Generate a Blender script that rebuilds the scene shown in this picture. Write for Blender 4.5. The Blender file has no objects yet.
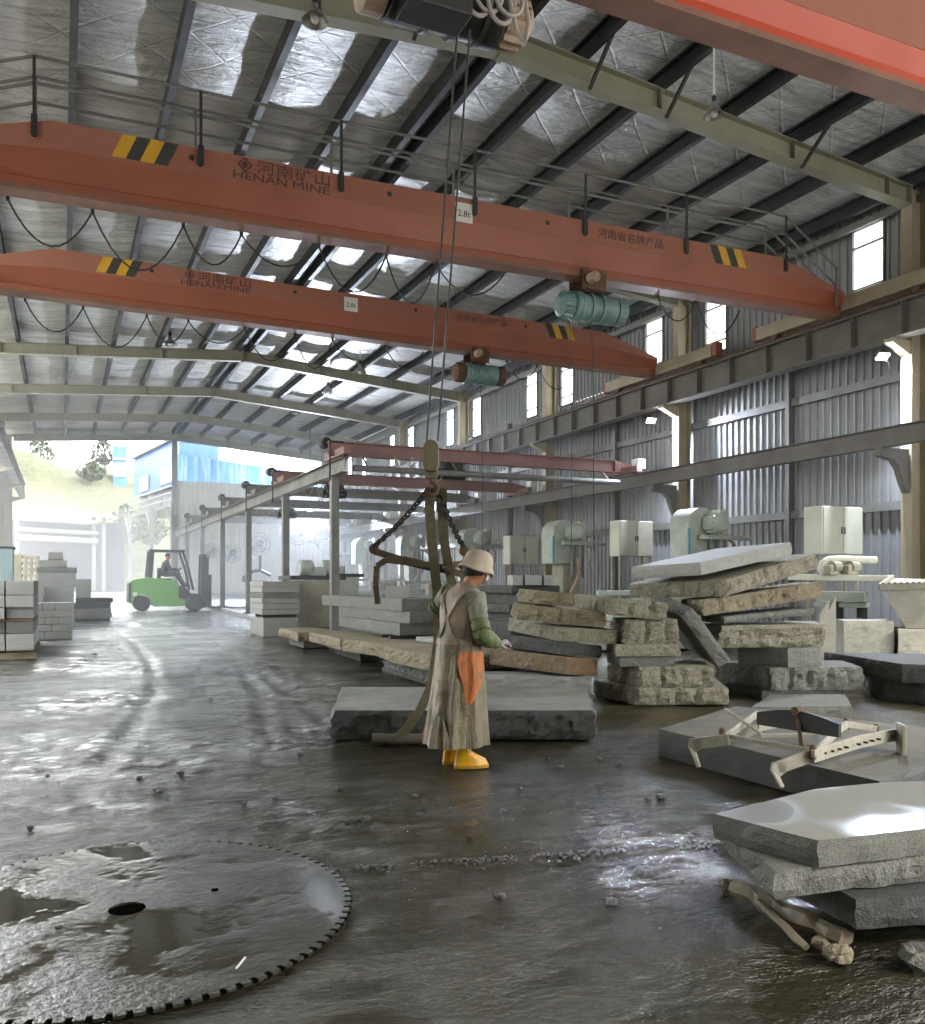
import bpy, bmesh, math, random
import numpy as np
from mathutils import Vector, Matrix, noise as mnoise

random.seed(7)
rng = np.random.RandomState(5)
SC = bpy.context.scene
COL = SC.collection
PI = math.pi

# ---------------------------------------------------------------- camera frame
CXP, HYP, FP, CAMH = 462.5, 581.0, 880.0, 1.6
TH = math.radians(24.47)
cS, sS = math.cos(TH), math.sin(TH)


def P(px, py, d):
    """world point seen at pixel (px, py) at distance d in front of the camera"""
    r = (px - CXP) / FP * d
    return Vector((r * cS + d * sS, d * cS - r * sS, CAMH + (HYP - py) / FP * d))


def G(px, py, zr):
    """world point at pixel on the level plane zr metres from eye height"""
    return P(px, py, -zr * FP / (py - HYP))


def DX(px, X):
    t = (px - CXP) / FP
    return X / (sS + cS * t)


def DY(px, Y):
    t = (px - CXP) / FP
    return Y / (cS - sS * t)


def PX(px, py, X):
    return P(px, py, DX(px, X))


def PY(px, py, Y):
    return P(px, py, DY(px, Y))


def fl(y):
    """height of the yard floor, which climbs gently away from the camera"""
    return 0.017 * y - 0.01


def Gf(px, py):
    d = 1.5 * FP / (py - HYP)
    for _ in range(12):
        p = P(px, py, d)
        d = (CAMH - fl(p.y)) * FP / (py - HYP)
    p = P(px, py, d)
    p.z = fl(p.y)
    return p


# ---------------------------------------------------------------- objects
def tag(o, label=None, cat=None, group=None, kind=None):
    if label:
        o['label'] = label
    if cat:
        o['category'] = cat
    if group:
        o['group'] = group
    if kind:
        o['kind'] = kind
    return o


def thing(name, label, cat, loc=(0, 0, 0), rotz=0.0, group=None, kind=None):
    o = bpy.data.objects.new(name, None)
    COL.objects.link(o)
    o.location = loc
    o.rotation_euler = (0, 0, rotz)
    o.empty_display_size = 0.1
    return tag(o, label, cat, group, kind)


def wmat(o):
    m = Matrix.LocRotScale(o.location, o.rotation_euler, o.scale)
    while o.parent is not None:
        o = o.parent
        m = Matrix.LocRotScale(o.location, o.rotation_euler, o.scale) @ m
    return m


def children(o):
    return [c for c in bpy.data.objects if c.parent == o]


def copy_tree(o, parent=None):
    c = o.copy()
    COL.objects.link(c)
    c.parent = parent
    for ch in children(o):
        copy_tree(ch, c)
    return c


class MB:
    """collects shapes in world coordinates; build() links them as one mesh"""

    def __init__(self):
        self.bm = bmesh.new()

    def verts(self, pts):
        return [self.bm.verts.new(p) for p in pts]

    def face(self, vs):
        try:
            return self.bm.faces.new(vs)
        except ValueError:
            return None

    def poly(self, pts):
        self.face(self.verts(pts))
        return self

    def box(self, c, size, rot=None, bevel=0.0):
        hx, hy, hz = size[0] / 2, size[1] / 2, size[2] / 2
        R = rot.to_3x3() if isinstance(rot, Matrix) else (Matrix.Rotation(rot, 3, 'Z') if rot else Matrix.Identity(3))
        c = Vector(c)
        v = self.verts([c + R @ Vector((x, y, z)) for x in (-hx, hx) for y in (-hy, hy) for z in (-hz, hz)])
        fs = [self.face([v[i] for i in q]) for q in ((0, 1, 3, 2), (4, 6, 7, 5), (0, 4, 5, 1), (2, 3, 7, 6), (0, 2, 6, 4), (1, 5, 7, 3))]
        if bevel > 0:
            es = list({e for f in fs for e in f.edges})
            bmesh.ops.bevel(self.bm, geom=es, offset=bevel, segments=2, affect='EDGES', profile=0.5)
        return self

    def prism(self, pts, vec):
        """closed polygon pts (3-D) swept along vec"""
        vec = Vector(vec)
        a = self.verts(pts)
        b = self.verts([Vector(p) + vec for p in pts])
        n = len(pts)
        self.face(list(reversed(a)))
        self.face(b)
        for i in range(n):
            self.face([a[i], a[(i + 1) % n], b[(i + 1) % n], b[i]])
        return self

    def loft(self, rings, cap=True, closed=True):
        rs = [self.verts(r) for r in rings]
        n = len(rs[0])
        for k in range(len(rs) - 1):
            for i in range(n if closed else n - 1):
                j = (i + 1) % n
                self.face([rs[k][i], rs[k][j], rs[k + 1][j], rs[k + 1][i]])
        if cap:
            self.face(list(reversed(rs[0])))
            self.face(rs[-1])
        return self

    def bar(self, p0, p1, w, h, up=(0, 0, 1), bevel=0.0):
        p0, p1 = Vector(p0), Vector(p1)
        d = (p1 - p0)
        L = d.length
        d.normalize()
        up = Vector(up)
        if abs(d.dot(up)) > 0.98:
            up = Vector((0, 1, 0))
        s = d.cross(up).normalized()
        u = s.cross(d).normalized()
        R = Matrix((s, d, u)).transposed()
        return self.box((p0 + p1) / 2, (w, L, h), R.to_4x4(), bevel)

    def section(self, p0, p1, prof, up=(0, 0, 1)):
        """sweep a 2-D profile (side, up) from p0 to p1"""
        p0, p1 = Vector(p0), Vector(p1)
        d = (p1 - p0).normalized()
        up = Vector(up)
        s = d.cross(up).normalized()
        u = s.cross(d).normalized()
        return self.prism([p0 + s * a + u * b for a, b in prof], p1 - p0)

    def ibeam(self, p0, p1, h, w, tf=0.02, tw=0.015, up=(0, 0, 1)):
        a, b, t = w / 2, h / 2, tw / 2
        prof = [(-a, -b), (a, -b), (a, -b + tf), (t, -b + tf), (t, b - tf), (a, b - tf), (a, b), (-a, b), (-a, b - tf), (-t, b - tf), (-t, -b + tf), (-a, -b + tf)]
        return self.section(p0, p1, prof, up)

    def tube(self, pts, r, n=8, cap=True):
        pts = [Vector(p) for p in pts]
        rs = r if isinstance(r, (list, tuple)) else [r] * len(pts)
        rings = []
        prev = None
        for i, p in enumerate(pts):
            if i == 0:
                t = pts[1] - pts[0]
            elif i == len(pts) - 1:
                t = pts[-1] - pts[-2]
            else:
                t = (pts[i + 1] - pts[i]).normalized() + (pts[i] - pts[i - 1]).normalized()
            if t.length < 1e-9:
                t = Vector((0, 0, 1))
            t.normalize()
            if prev is None:
                a = Vector((0, 0, 1)) if abs(t.z) < 0.9 else Vector((1, 0, 0))
                s = t.cross(a).normalized()
            else:
                s = (prev - t * prev.dot(t)).normalized()
            prev = s
            u = t.cross(s)
            rings.append([p + (s * math.cos(2 * PI * k / n) + u * math.sin(2 * PI * k / n)) * rs[i] for k in range(n)])
        return self.loft(rings, cap)

    def lathe(self, prof, origin=(0, 0, 0), axis=(0, 0, 1), n=20, cap=True):
        """prof: list of (radius, along)"""
        o = Vector(origin)
        ax = Vector(axis).normalized()
        a = Vector((0, 0, 1)) if abs(ax.z) < 0.9 else Vector((1, 0, 0))
        s = ax.cross(a).normalized()
        u = ax.cross(s)
        rings = [[o + ax * h + (s * math.cos(2 * PI * k / n) + u * math.sin(2 * PI * k / n)) * max(r, 1e-4) for k in range(n)] for r, h in prof]
        return self.loft(rings, cap)

    def cyl(self, p0, p1, r, n=16):
        return self.tube([p0, p1], r, n)

    def ball(self, c, r, sx=1, sy=1, sz=1, seg=14, rings=8):
        c = Vector(c)
        rr = []
        for i in range(1, rings):
            a = PI * i / rings
            rr.append([c + Vector((r * sx * math.sin(a) * math.cos(2 * PI * k / seg), r * sy * math.sin(a) * math.sin(2 * PI * k / seg), -r * sz * math.cos(a))) for k in range(seg)])
        return self.loft(rr, True)

    def ribbon(self, pts, side, w, t=0.006):
        """flat webbing along pts, width w along 'side'"""
        pts = [Vector(p) for p in pts]
        rings = []
        for i, p in enumerate(pts):
            tt = (pts[min(i + 1, len(pts) - 1)] - pts[max(i - 1, 0)]).normalized()
            s = Vector(side[i] if isinstance(side, list) else side)
            s = (s - tt * s.dot(tt)).normalized()
            nn = tt.cross(s)
            rings.append([p - s * w / 2 - nn * t / 2, p + s * w / 2 - nn * t / 2, p + s * w / 2 + nn * t / 2, p - s * w / 2 + nn * t / 2])
        return self.loft(rings, True)

    def build(self, name, mat, parent=None, smooth=False, label=None, origin=None, bevel=0.0):
        bmesh.ops.recalc_face_normals(self.bm, faces=self.bm.faces[:])
        if bevel > 0:
            bmesh.ops.bevel(self.bm, geom=self.bm.edges[:], offset=bevel, segments=1, affect='EDGES', profile=0.5)
        me = bpy.data.meshes.new(name)
        self.bm.to_mesh(me)
        self.bm.free()
        return link(name, me, mat, parent, smooth, label, origin)


def link(name, me, mat, parent=None, smooth=False, label=None, origin=None):
    if smooth:
        me.polygons.foreach_set('use_smooth', [True] * len(me.polygons))
        try:
            me.set_sharp_from_angle(angle=math.radians(40))
        except Exception:
            pass
    me.materials.clear()
    me.materials.append(mat)
    o = bpy.data.objects.new(name, me)
    COL.objects.link(o)
    if parent is not None:
        o.parent = parent
        me.transform(wmat(parent).inverted())
    else:
        if origin is None and len(me.vertices):
            co = np.empty(len(me.vertices) * 3)
            me.vertices.foreach_get('co', co)
            co = co.reshape(-1, 3)
            origin = ((co[:, 0].min() + co[:, 0].max()) / 2, (co[:, 1].min() + co[:, 1].max()) / 2, co[:, 2].min())
        if origin is not None:
            me.transform(Matrix.Translation(-Vector(origin)))
            o.location = origin
    if label:
        o['label'] = label
    return o


# ---------------------------------------------------------------- materials
class N:
    def __init__(self, name):
        self.m = bpy.data.materials.new(name)
        self.m.use_nodes = True
        self.t = self.m.node_tree
        self.t.nodes.clear()
        self.out = self.t.nodes.new('ShaderNodeOutputMaterial')

    def n(self, typ, **kw):
        nd = self.t.nodes.new('ShaderNode' + typ)
        for k, v in kw.items():
            if k in nd.inputs.keys() if isinstance(k, str) else False:
                nd.inputs[k].default_value = v
            else:
                setattr(nd, k, v)
        return nd

    def l(self, a, b):
        self.t.links.new(a, b)

    def val(self, sock, v):
        if hasattr(v, 'is_output'):
            self.l(v, sock)
        else:
            sock.default_value = v

    def coord(self, scale=(1, 1, 1), kind='Object', rot=(0, 0, 0)):
        tc = self.n('TexCoord')
        mp = self.n('Mapping')
        mp.inputs['Scale'].default_value = scale
        mp.inputs['Rotation'].default_value = rot
        self.l(tc.outputs[kind], mp.inputs['Vector'])
        return mp.outputs[0]

    def noise(self, vec, scale, detail=3, rough=0.55, dist=0.0):
        nd = self.n('TexNoise')
        nd.inputs['Scale'].default_value = scale
        nd.inputs['Detail'].default_value = detail
        nd.inputs['Roughness'].default_value = rough
        nd.inputs['Distortion'].default_value = dist
        self.l(vec, nd.inputs['Vector'])
        return nd.outputs['Fac']

    def voro(self, vec, scale, feature='F1'):
        nd = self.n('TexVoronoi')
        nd.feature = feature
        nd.inputs['Scale'].default_value = scale
        self.l(vec, nd.inputs['Vector'])
        return nd.outputs['Distance']

    def ramp(self, fac, stops):
        nd = self.n('ValToRGB')
        cr = nd.color_ramp
        while len(cr.elements) < len(stops):
            cr.elements.new(0.5)
        for e, (p, c) in zip(cr.elements, stops):
            e.position = p
            e.color = c if len(c) == 4 else (*c, 1)
        self.l(fac, nd.inputs[0])
        return nd.outputs[0]

    def mapr(self, fac, a, b, c, d):
        nd = self.n('MapRange')
        for i, v in zip((1, 2, 3, 4), (a, b, c, d)):
            nd.inputs[i].default_value = v
        self.l(fac, nd.inputs[0])
        return nd.outputs[0]

    def mix(self, fac, a, b, mode='MIX'):
        nd = self.n('MixRGB')
        nd.blend_type = mode
        self.val(nd.inputs[0], fac)
        for s, v in ((nd.inputs[1], a), (nd.inputs[2], b)):
            if hasattr(v, 'is_output'):
                self.l(v, s)
            else:
                s.default_value = v if len(v) == 4 else (*v, 1)
        return nd.outputs[0]

    def math(self, op, a, b=0.0):
        nd = self.n('Math')
        nd.operation = op
        self.val(nd.inputs[0], a)
        self.val(nd.inputs[1], b)
        return nd.outputs[0]

    def bump(self, h, strength=0.3, dist=0.02, normal=None):
        nd = self.n('Bump')
        nd.inputs['Strength'].default_value = strength
        nd.inputs['Distance'].default_value = dist
        self.l(h, nd.inputs['Height'])
        if normal is not None:
            self.l(normal, nd.inputs['Normal'])
        return nd.outputs[0]

    def bsdf(self, color, rough=0.6, metal=0.0, normal=None, spec=0.5):
        b = self.n('BsdfPrincipled')
        s = b.inputs['Base Color']
        if hasattr(color, 'is_output'):
            self.l(color, s)
        else:
            s.default_value = color if len(color) == 4 else (*color, 1)
        self.val(b.inputs['Roughness'], rough)
        self.val(b.inputs['Metallic'], metal)
        b.inputs['Specular IOR Level'].default_value = spec
        if normal is not None:
            self.l(normal, b.inputs['Normal'])
        self.l(b.outputs[0], self.out.inputs[0])
        return b


def lin(r, g, b):
    f = lambda v: ((v / 255 + 0.055) / 1.055) ** 2.4 if v > 10 else v / 255 / 12.92
    return (f(r), f(g), f(b))


def paint(name, c, dirt=None, rough=0.5, metal=0.0, scale=2.0, bump=0.1, amount=0.6, fine=30):
    """painted or coated surface with patchy dirt"""
    k = N(name)
    v = k.coord()
    dirt = dirt or tuple(x * 0.55 for x in c)
    f = k.noise(v, scale, 5, 0.65)
    g = k.noise(v, fine, 3, 0.6)
    f2 = k.math('MULTIPLY', k.mapr(f, 0.35, 0.7, 0, 1), amount)
    col = k.mix(f2, c, dirt)
    col = k.mix(k.mapr(g, 0.3, 0.7, 0, 0.35), col, dirt)
    k.bsdf(col, k.mapr(f, 0.3, 0.7, max(rough - 0.1, 0.05), min(rough + 0.15, 1)), metal, k.bump(g, bump, 0.01))
    return k.m


def stone(name, c, c2, speck=90, bump=0.5, rough=0.75, stain=None, stain_amt=0.0, big=2.5):
    """granite: salt-and-pepper grain over soft patches"""
    k = N(name)
    v = k.coord()
    g1 = k.noise(v, speck, 2, 0.7)
    g2 = k.noise(v, speck * 0.35, 4, 0.7)
    patch = k.noise(v, big, 4, 0.6)
    col = k.mix(k.mapr(g1, 0.42, 0.6, 0, 1), c2, c)
    col = k.mix(k.mapr(patch, 0.35, 0.7, 0, 0.55), col, c2)
    if stain:
        col = k.mix(k.math('MULTIPLY', k.mapr(k.noise(v, big * 0.5, 3, 0.6), 0.45, 0.62, 0, 1), stain_amt), col, stain)
    h = k.math('ADD', k.math('MULTIPLY', g1, 0.3), g2)
    if bump >= 0.6:
        chip = k.noise(v, 17, 6, 0.72, 0.3)
        h = k.math('ADD', h, k.math('MULTIPLY', chip, 1.8))
        col = k.mix(k.mapr(chip, 0.35, 0.5, 0.5, 0), col, tuple(q * 0.6 for q in c2))
    k.bsdf(col, rough, 0, k.bump(h, bump, 0.035), 0.4)
    return k.m


def emit(name, c, s):
    k = N(name)
    e = k.n('Emission')
    e.inputs[0].default_value = (*c, 1)
    e.inputs[1].default_value = s
    k.l(e.outputs[0], k.out.inputs[0])
    return k.m


ORD = ['first', 'second', 'third', 'fourth', 'fifth', 'sixth', 'seventh', 'eighth', 'ninth', 'tenth', 'eleventh', 'twelfth', 'thirteenth', 'fourteenth', 'fifteenth', 'sixteenth']


def skin(verts, edges, radii, root=0, sub=2):
    """grow one continuous surface around a skeleton"""
    me = bpy.data.meshes.new('skeleton')
    me.from_pydata([tuple(v) for v in verts], edges, [])
    o = bpy.data.objects.new('skeleton', me)
    COL.objects.link(o)
    md = o.modifiers.new('s', 'SKIN')
    md.use_smooth_shade = True
    sv = me.skin_vertices[0].data
    for i, r in enumerate(radii):
        sv[i].radius = r if isinstance(r, tuple) else (r, r)
        sv[i].use_root = (i == root)
    ss = o.modifiers.new('d', 'SUBSURF')
    ss.levels = sub
    ss.render_levels = sub
    dg = bpy.context.evaluated_depsgraph_get()
    dg.update()
    out = bpy.data.meshes.new_from_object(o.evaluated_get(dg))
    bpy.data.objects.remove(o)
    bpy.data.meshes.remove(me)
    return out


def text_mesh(body, size, mb=None):
    cu = bpy.data.curves.new('lettering', 'FONT')
    cu.body = body
    cu.size = size
    cu.extrude = 0.002
    cu.resolution_u = 2
    o = bpy.data.objects.new('lettering', cu)
    COL.objects.link(o)
    dg = bpy.context.evaluated_depsgraph_get()
    dg.update()
    me = bpy.data.meshes.new_from_object(o.evaluated_get(dg))
    bpy.data.objects.remove(o)
    bpy.data.curves.remove(cu)
    return me
# ================================================================ materials
M = {}
M['steel'] = paint('grey_steel', lin(120, 120, 116), lin(80, 78, 72), 0.55, 0.0, 1.5)
M['steel_dark'] = paint('dark_purlin_steel', lin(44, 45, 47), lin(30, 31, 32), 0.5, 0.0, 1.5)
M['rafter'] = paint('rafter_paint', lin(156, 154, 136), lin(116, 113, 96), 0.55, 0, 0.8)
M['column'] = paint('column_paint', lin(170, 158, 134), lin(132, 120, 100), 0.6, 0, 1.2)
M['runway'] = paint('runway_paint', lin(112, 108, 102), lin(82, 78, 72), 0.55, 0, 1.2)
M['orange'] = paint('crane_orange', lin(150, 80, 52), lin(126, 74, 54), 0.55, 0, 0.9, 0.05, 0.7)
M['orange_dust'] = paint('crane_orange_dusty', lin(150, 98, 80), lin(144, 86, 66), 0.65, 0, 0.9, 0.05, 0.7)
M['orange_bright'] = paint('crane_orange_bright', lin(184, 66, 34), lin(160, 64, 42), 0.4, 0, 0.9, 0.05, 0.5)
M['flange'] = paint('crane_flange_brown', lin(138, 92, 72), lin(96, 76, 64), 0.6, 0, 1.5)
M['pink'] = paint('bridge_faded_red', lin(140, 106, 104), lin(116, 86, 82), 0.6, 0, 0.9)
M['black'] = paint('black_rubber', lin(28, 28, 28), lin(45, 44, 40), 0.6)
M['yellow'] = paint('hazard_yellow', lin(214, 164, 40), lin(170, 128, 40), 0.55)
M['stripe_black'] = paint('hazard_black', lin(62, 60, 56), lin(48, 46, 42), 0.6)
M['white'] = paint('white_paint', lin(222, 222, 214), lin(190, 188, 178), 0.55)
M['letter'] = paint('faded_lettering', lin(62, 46, 46), lin(84, 58, 54), 0.6)
M['teal'] = paint('hoist_teal', lin(112, 140, 140), lin(72, 88, 86), 0.5, 0, 3.0)
M['dirty_beige'] = paint('dusty_motor', lin(176, 150, 128), lin(110, 90, 74), 0.7, 0, 6.0)
M['rust'] = paint('rusty_iron', lin(110, 82, 60), lin(62, 48, 38), 0.75, 0.2, 7.0, 0.3)
M['wire'] = paint('steel_wire_rope', lin(60, 58, 54), lin(40, 38, 36), 0.5, 0.5)
M['cable_grey'] = paint('grey_cable', lin(178, 168, 160), lin(140, 130, 122), 0.55)


def sheet(name, c, dirt):
    k = N(name)
    v = k.coord()
    f = k.noise(v, 0.6, 4, 0.6)
    vs = k.coord((3, 3, 0.25))
    st = k.noise(vs, 2.0, 3, 0.6)
    col = k.mix(k.mapr(f, 0.3, 0.7, 0, 0.7), c, dirt)
    col = k.mix(k.mapr(st, 0.5, 0.75, 0, 0.5), col, dirt)
    k.bsdf(col, 0.5, 0.0, k.bump(st, 0.05, 0.01))
    return k.m


M['sheet'] = sheet('grey_corrugated_sheet', lin(150, 152, 156), lin(112, 110, 106))
M['sheet_pale'] = sheet('pale_wall_sheet', lin(232, 231, 222), lin(208, 205, 192))


def foil():
    """silver foil insulation, crinkled across the slope, with the wire mesh that carries it"""
    k = N('silver_foil_insulation')
    a = k.noise(k.coord((0.45, 3.4, 1.0)), 1.7, 6, 0.72, 0.6)
    b = k.noise(k.coord((0.8, 7.0, 1.0)), 3.0, 5, 0.65, 0.4)
    c = k.noise(k.coord((1.6, 1.6, 1.0)), 2.2, 4, 0.6, 0.4)
    h = k.math('ADD', k.math('ADD', k.math('MULTIPLY', a, 2.4), k.math('MULTIPLY', b, 1.1)), k.math('MULTIPLY', c, 0.9))

    def wire(rot):
        w = k.n('TexWave')
        w.wave_type = 'BANDS'
        w.bands_direction = 'X'
        w.inputs['Scale'].default_value = 0.42
        w.inputs['Distortion'].default_value = 0.35
        k.l(k.coord((1, 1, 0), rot=(0, 0, rot)), w.inputs['Vector'])
        return k.mapr(w.outputs['Fac'], 0.99, 1.0, 0, 1)
    wr = k.math('MAXIMUM', wire(0.8), wire(-0.8))
    h = k.math('SUBTRACT', h, k.math('MULTIPLY', wr, 0.25))
    col = k.ramp(a, [(0.3, lin(150, 149, 145)), (0.5, lin(214, 212, 206)), (0.72, lin(246, 244, 237))])
    col = k.mix(k.mapr(k.noise(k.coord(), 0.35, 3, 0.6), 0.4, 0.7, 0, 0.4), col, lin(168, 160, 144))
    k.bsdf(col, k.mapr(b, 0.3, 0.7, 0.32, 0.55), 0.25, k.bump(h, 1.0, 0.18))
    return k.m


M['foil'] = foil()


def floor_mat():
    k = N('wet_muddy_concrete')
    v = k.coord()
    va = k.coord((0.8, 1.5, 1.0), rot=(0, 0, 0.25))
    big = k.noise(v, 0.36, 4, 0.6, 0.5)
    mid = k.noise(va, 2.6, 6, 0.7, 0.3)
    lump = k.noise(va, 14, 4, 0.65, 0.2)
    grit = k.noise(v, 48, 4, 0.75)
    # standing water collects in the low patches
    wet = k.mapr(k.math('ADD', k.math('MULTIPLY', big, 0.75), k.math('MULTIPLY', mid, 0.4)), 0.47, 0.6, 1.0, 0.0)
    mud = k.ramp(mid, [(0.25, lin(30, 28, 17)), (0.5, lin(44, 41, 27)), (0.8, lin(66, 61, 44))])
    mud = k.mix(k.mapr(lump, 0.45, 0.7, 0, 0.55), mud, lin(42, 39, 29))
    mud = k.mix(k.mapr(k.noise(v, 0.8, 3, 0.5), 0.55, 0.75, 0, 0.35), mud, lin(62, 48, 34))
    # damp trodden mud under the stone piles
    sx = k.n('SeparateXYZ')
    k.l(v, sx.inputs[0])
    rt = k.math('MULTIPLY', k.mapr(sx.outputs[0], 3.2, 6.0, 0, 1), k.mapr(k.noise(va, 1.6, 5, 0.7), 0.35, 0.6, 0.2, 0.9))
    mud = k.mix(rt, mud, lin(90, 82, 63))
    # paler mud painted over the aisle in place of bright sky glare
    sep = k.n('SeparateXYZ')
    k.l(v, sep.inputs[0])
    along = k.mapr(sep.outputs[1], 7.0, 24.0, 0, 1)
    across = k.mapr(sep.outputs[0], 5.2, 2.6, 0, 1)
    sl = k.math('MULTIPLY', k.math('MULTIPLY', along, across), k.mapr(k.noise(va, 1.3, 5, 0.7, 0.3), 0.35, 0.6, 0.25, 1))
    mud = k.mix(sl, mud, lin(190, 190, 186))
    col = k.mix(k.math('MULTIPLY', wet, 0.6), mud, lin(44, 42, 30))
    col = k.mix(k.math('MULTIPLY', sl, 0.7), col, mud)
    h = k.math('ADD', k.math('MULTIPLY', mid, 0.7), k.math('ADD', k.math('MULTIPLY', lump, 0.8), k.math('MULTIPLY', grit, 0.32)))
    keep = k.math('SUBTRACT', 1.0, k.math('MULTIPLY', wet, 0.8))
    h = k.math('MULTIPLY', h, keep)
    rough = k.mapr(keep, 0.2, 1.0, 0.06, 0.15)
    rough = k.math('ADD', rough, k.math('MULTIPLY', rt, 0.04))
    b = k.bsdf(col, rough, 0.0, k.bump(h, 1.0, 0.034), 0.5)
    b.inputs['IOR'].default_value = 1.48
    return k.m


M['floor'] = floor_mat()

# ================================================================ setting
YF = [10.7 + 6.3 * i for i in range(-2, 7)]     # portal frames; the last one is the far gable
YG = YF[-1]
XR, ZR = 5.45, CAMH + 7.08                       # ridge
SL = 0.085


def rise(y):                                     # the hall climbs a little with the site
    return 0.0065 * (y - 11.0)


def under(x, y=11.0):                            # underside of the rafters
    return ZR - (0.07 if x < XR else SL) * abs(x - XR) + rise(y)


XW, XL = 13.9, -2.45
YN = -5.5                                        # near edge of the roof


def make_floor():
    def heights(X, Y):
        h = 0.017 * Y - 0.01
        def fb(x, y, sx, sy, seed):
            out = np.zeros_like(x)
            r = np.random.RandomState(seed)
            for o in range(5):
                for _ in range(5):
                    a = r.uniform(0, 2 * PI)
                    q = (2.0 ** o)
                    out += np.sin((x * math.cos(a) / sx + y * math.sin(a) / sy) * q * 2 + r.uniform(0, 6)) / (5 * q)
            return out
        h = h + 0.008 * fb(X, Y, 0.5, 0.35, 3) + 0.022 * fb(X + 3, Y, 0.24, 0.13, 9) * (0.35 + 0.65 * np.clip(fb(X + 9, Y, 1.3, 1.0, 21) * 1.6 + 0.6, 0, 1))
        # two wheel tracks pressed by the forklift, curving out of the aisle
        for pts in TRACKS:
            P2 = np.array(pts)
            best = np.full(X.shape, 9.0)
            for (ax, ay), (bx, by) in zip(P2[:-1], P2[1:]):
                dx, dy = bx - ax, by - ay
                t = np.clip(((X - ax) * dx + (Y - ay) * dy) / (dx * dx + dy * dy), 0, 1)
                best = np.minimum(best, np.hypot(X - ax - t * dx, Y - ay - t * dy))
            h = h - 0.02 * np.exp(-(best / 0.09) ** 2) + 0.01 * np.exp(-((best - 0.17) / 0.06) ** 2)
        # ridge of crumbs along the edge of the old slab
        (ax, ay), (bx, by) = SEAM
        dx, dy = bx - ax, by - ay
        t = np.clip(((X - ax) * dx + (Y - ay) * dy) / (dx * dx + dy * dy), 0, 1)
        dist = np.hypot(X - ax - t * dx, Y - ay - t * dy)
        h = h + 0.012 * np.exp(-(dist / 0.045) ** 2) * (0.6 + 0.4 * fb(X, Y, 0.05, 0.05, 4))
        # flat round bed of the blade lying on the floor
        bl = np.hypot(X - BLADE.x, Y - BLADE.y)
        k = np.clip((1.5 - bl) / 0.4, 0, 1)
        return h * (1 - k) + (0.017 * Y - 0.018) * k

    xs = np.concatenate([np.linspace(-60, -7, 20), np.linspace(-6, 14.2, 300), np.linspace(16, 60, 20)])
    ys = np.concatenate([np.linspace(-14, 0, 12), np.linspace(0.4, 16, 330), np.linspace(16.1, 50, 200), np.linspace(52, 130, 30)])
    X, Y = np.meshgrid(xs, ys)
    Z = heights(X, Y)
    flat = 0.017 * Y - 0.01
    far = (X < -7) | (X > 15) | (Y > 52)
    Z = np.where(far, np.minimum(flat, 0.8), Z)
    nx, ny = len(xs), len(ys)
    co = np.stack([X, Y, Z], -1).reshape(-1, 3)
    me = bpy.data.meshes.new('floor')
    idx = np.arange(nx * ny).reshape(ny, nx)
    q = np.stack([idx[:-1, :-1], idx[:-1, 1:], idx[1:, 1:], idx[1:, :-1]], -1).reshape(-1, 4)
    me.from_pydata(co.tolist(), [], q.tolist())
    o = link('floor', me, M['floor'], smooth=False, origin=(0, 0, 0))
    me.polygons.foreach_set('use_smooth', [True] * len(me.polygons))
    tag(o, 'wet muddy concrete floor with wheel tracks running up the aisle', 'floor', kind='structure')


def pxy(*pts):
    return [tuple(Gf(*p)[:2]) for p in pts]


TRACKS = [pxy((108, 628), (132, 640), (150, 660), (156, 684), (142, 715), (112, 752), (78, 800)),
          pxy((160, 622), (205, 645), (245, 670), (262, 700), (266, 740)),
          pxy((175, 624), (232, 655), (288, 690), (330, 725))]
SEAM = (tuple(Gf(330, 872)[:2]), tuple(Gf(722, 845)[:2]))
BLADE = Gf(127, 912)
make_floor()

# roof: foil slung over the purlins, sagging a little between them
def make_roof():
    pur = [XR + 1.34 * k for k in range(-6, 7)]
    for side, (xa, xb) in (('left', (XL - 0.5, XR)), ('right', (XR, XW + 0.5))):
        xs = np.linspace(xa, xb, 72)
        ys = np.linspace(YN, YG + 0.6, 150)
        X, Y = np.meshgrid(xs, ys)
        ph = np.mod((X - XR) / 1.34, 1.0)
        r = np.random.RandomState(11)
        Z = ZR + 0.42 + 0.29 + 0.0065 * (Y - 11.0) - (0.07 if side == 'left' else SL) * np.abs(X - XR) - 0.05 * np.sin(PI * ph) * (1 + 0.5 * np.sin(Y * 2.3 + X * 0.7))
        Z += 0.012 * np.sin(Y * 7.1 + 1.3 * np.sin(X * 2.1)) + 0.008 * np.sin(Y * 13.7 + X * 3)
        nx, ny = len(xs), len(ys)
        me = bpy.data.meshes.new('ceiling')
        idx = np.arange(nx * ny).reshape(ny, nx)
        q = np.stack([idx[:-1, :-1], idx[1:, :-1], idx[1:, 1:], idx[:-1, 1:]], -1).reshape(-1, 4)
        me.from_pydata(np.stack([X, Y, Z], -1).reshape(-1, 3).tolist(), [], q.tolist())
        o = link('ceiling', me, M['foil'], origin=(0, 0, 0))
        me.polygons.foreach_set('use_smooth', [True] * len(me.polygons))
        tag(o, f'silver foil insulation under the {side} slope of the roof', 'ceiling', kind='structure')
        # weather sheet above keeps the sky out
        m = MB()
        zz = lambda x: under(x, YN) + 0.42 + 0.38
        m.prism([(xa, YN, zz(xa)), (xb, YN, zz(xb)), (xb, YN, zz(xb) + 0.04), (xa, YN, zz(xa) + 0.04)], (0, YG + 0.6 - YN, 0.0065 * (YG + 0.6 - YN)))
        o = m.build('roof', M['sheet'])
        tag(o, f'outer metal roofing of the {side} slope', 'roof', kind='structure')


make_roof()

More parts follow.
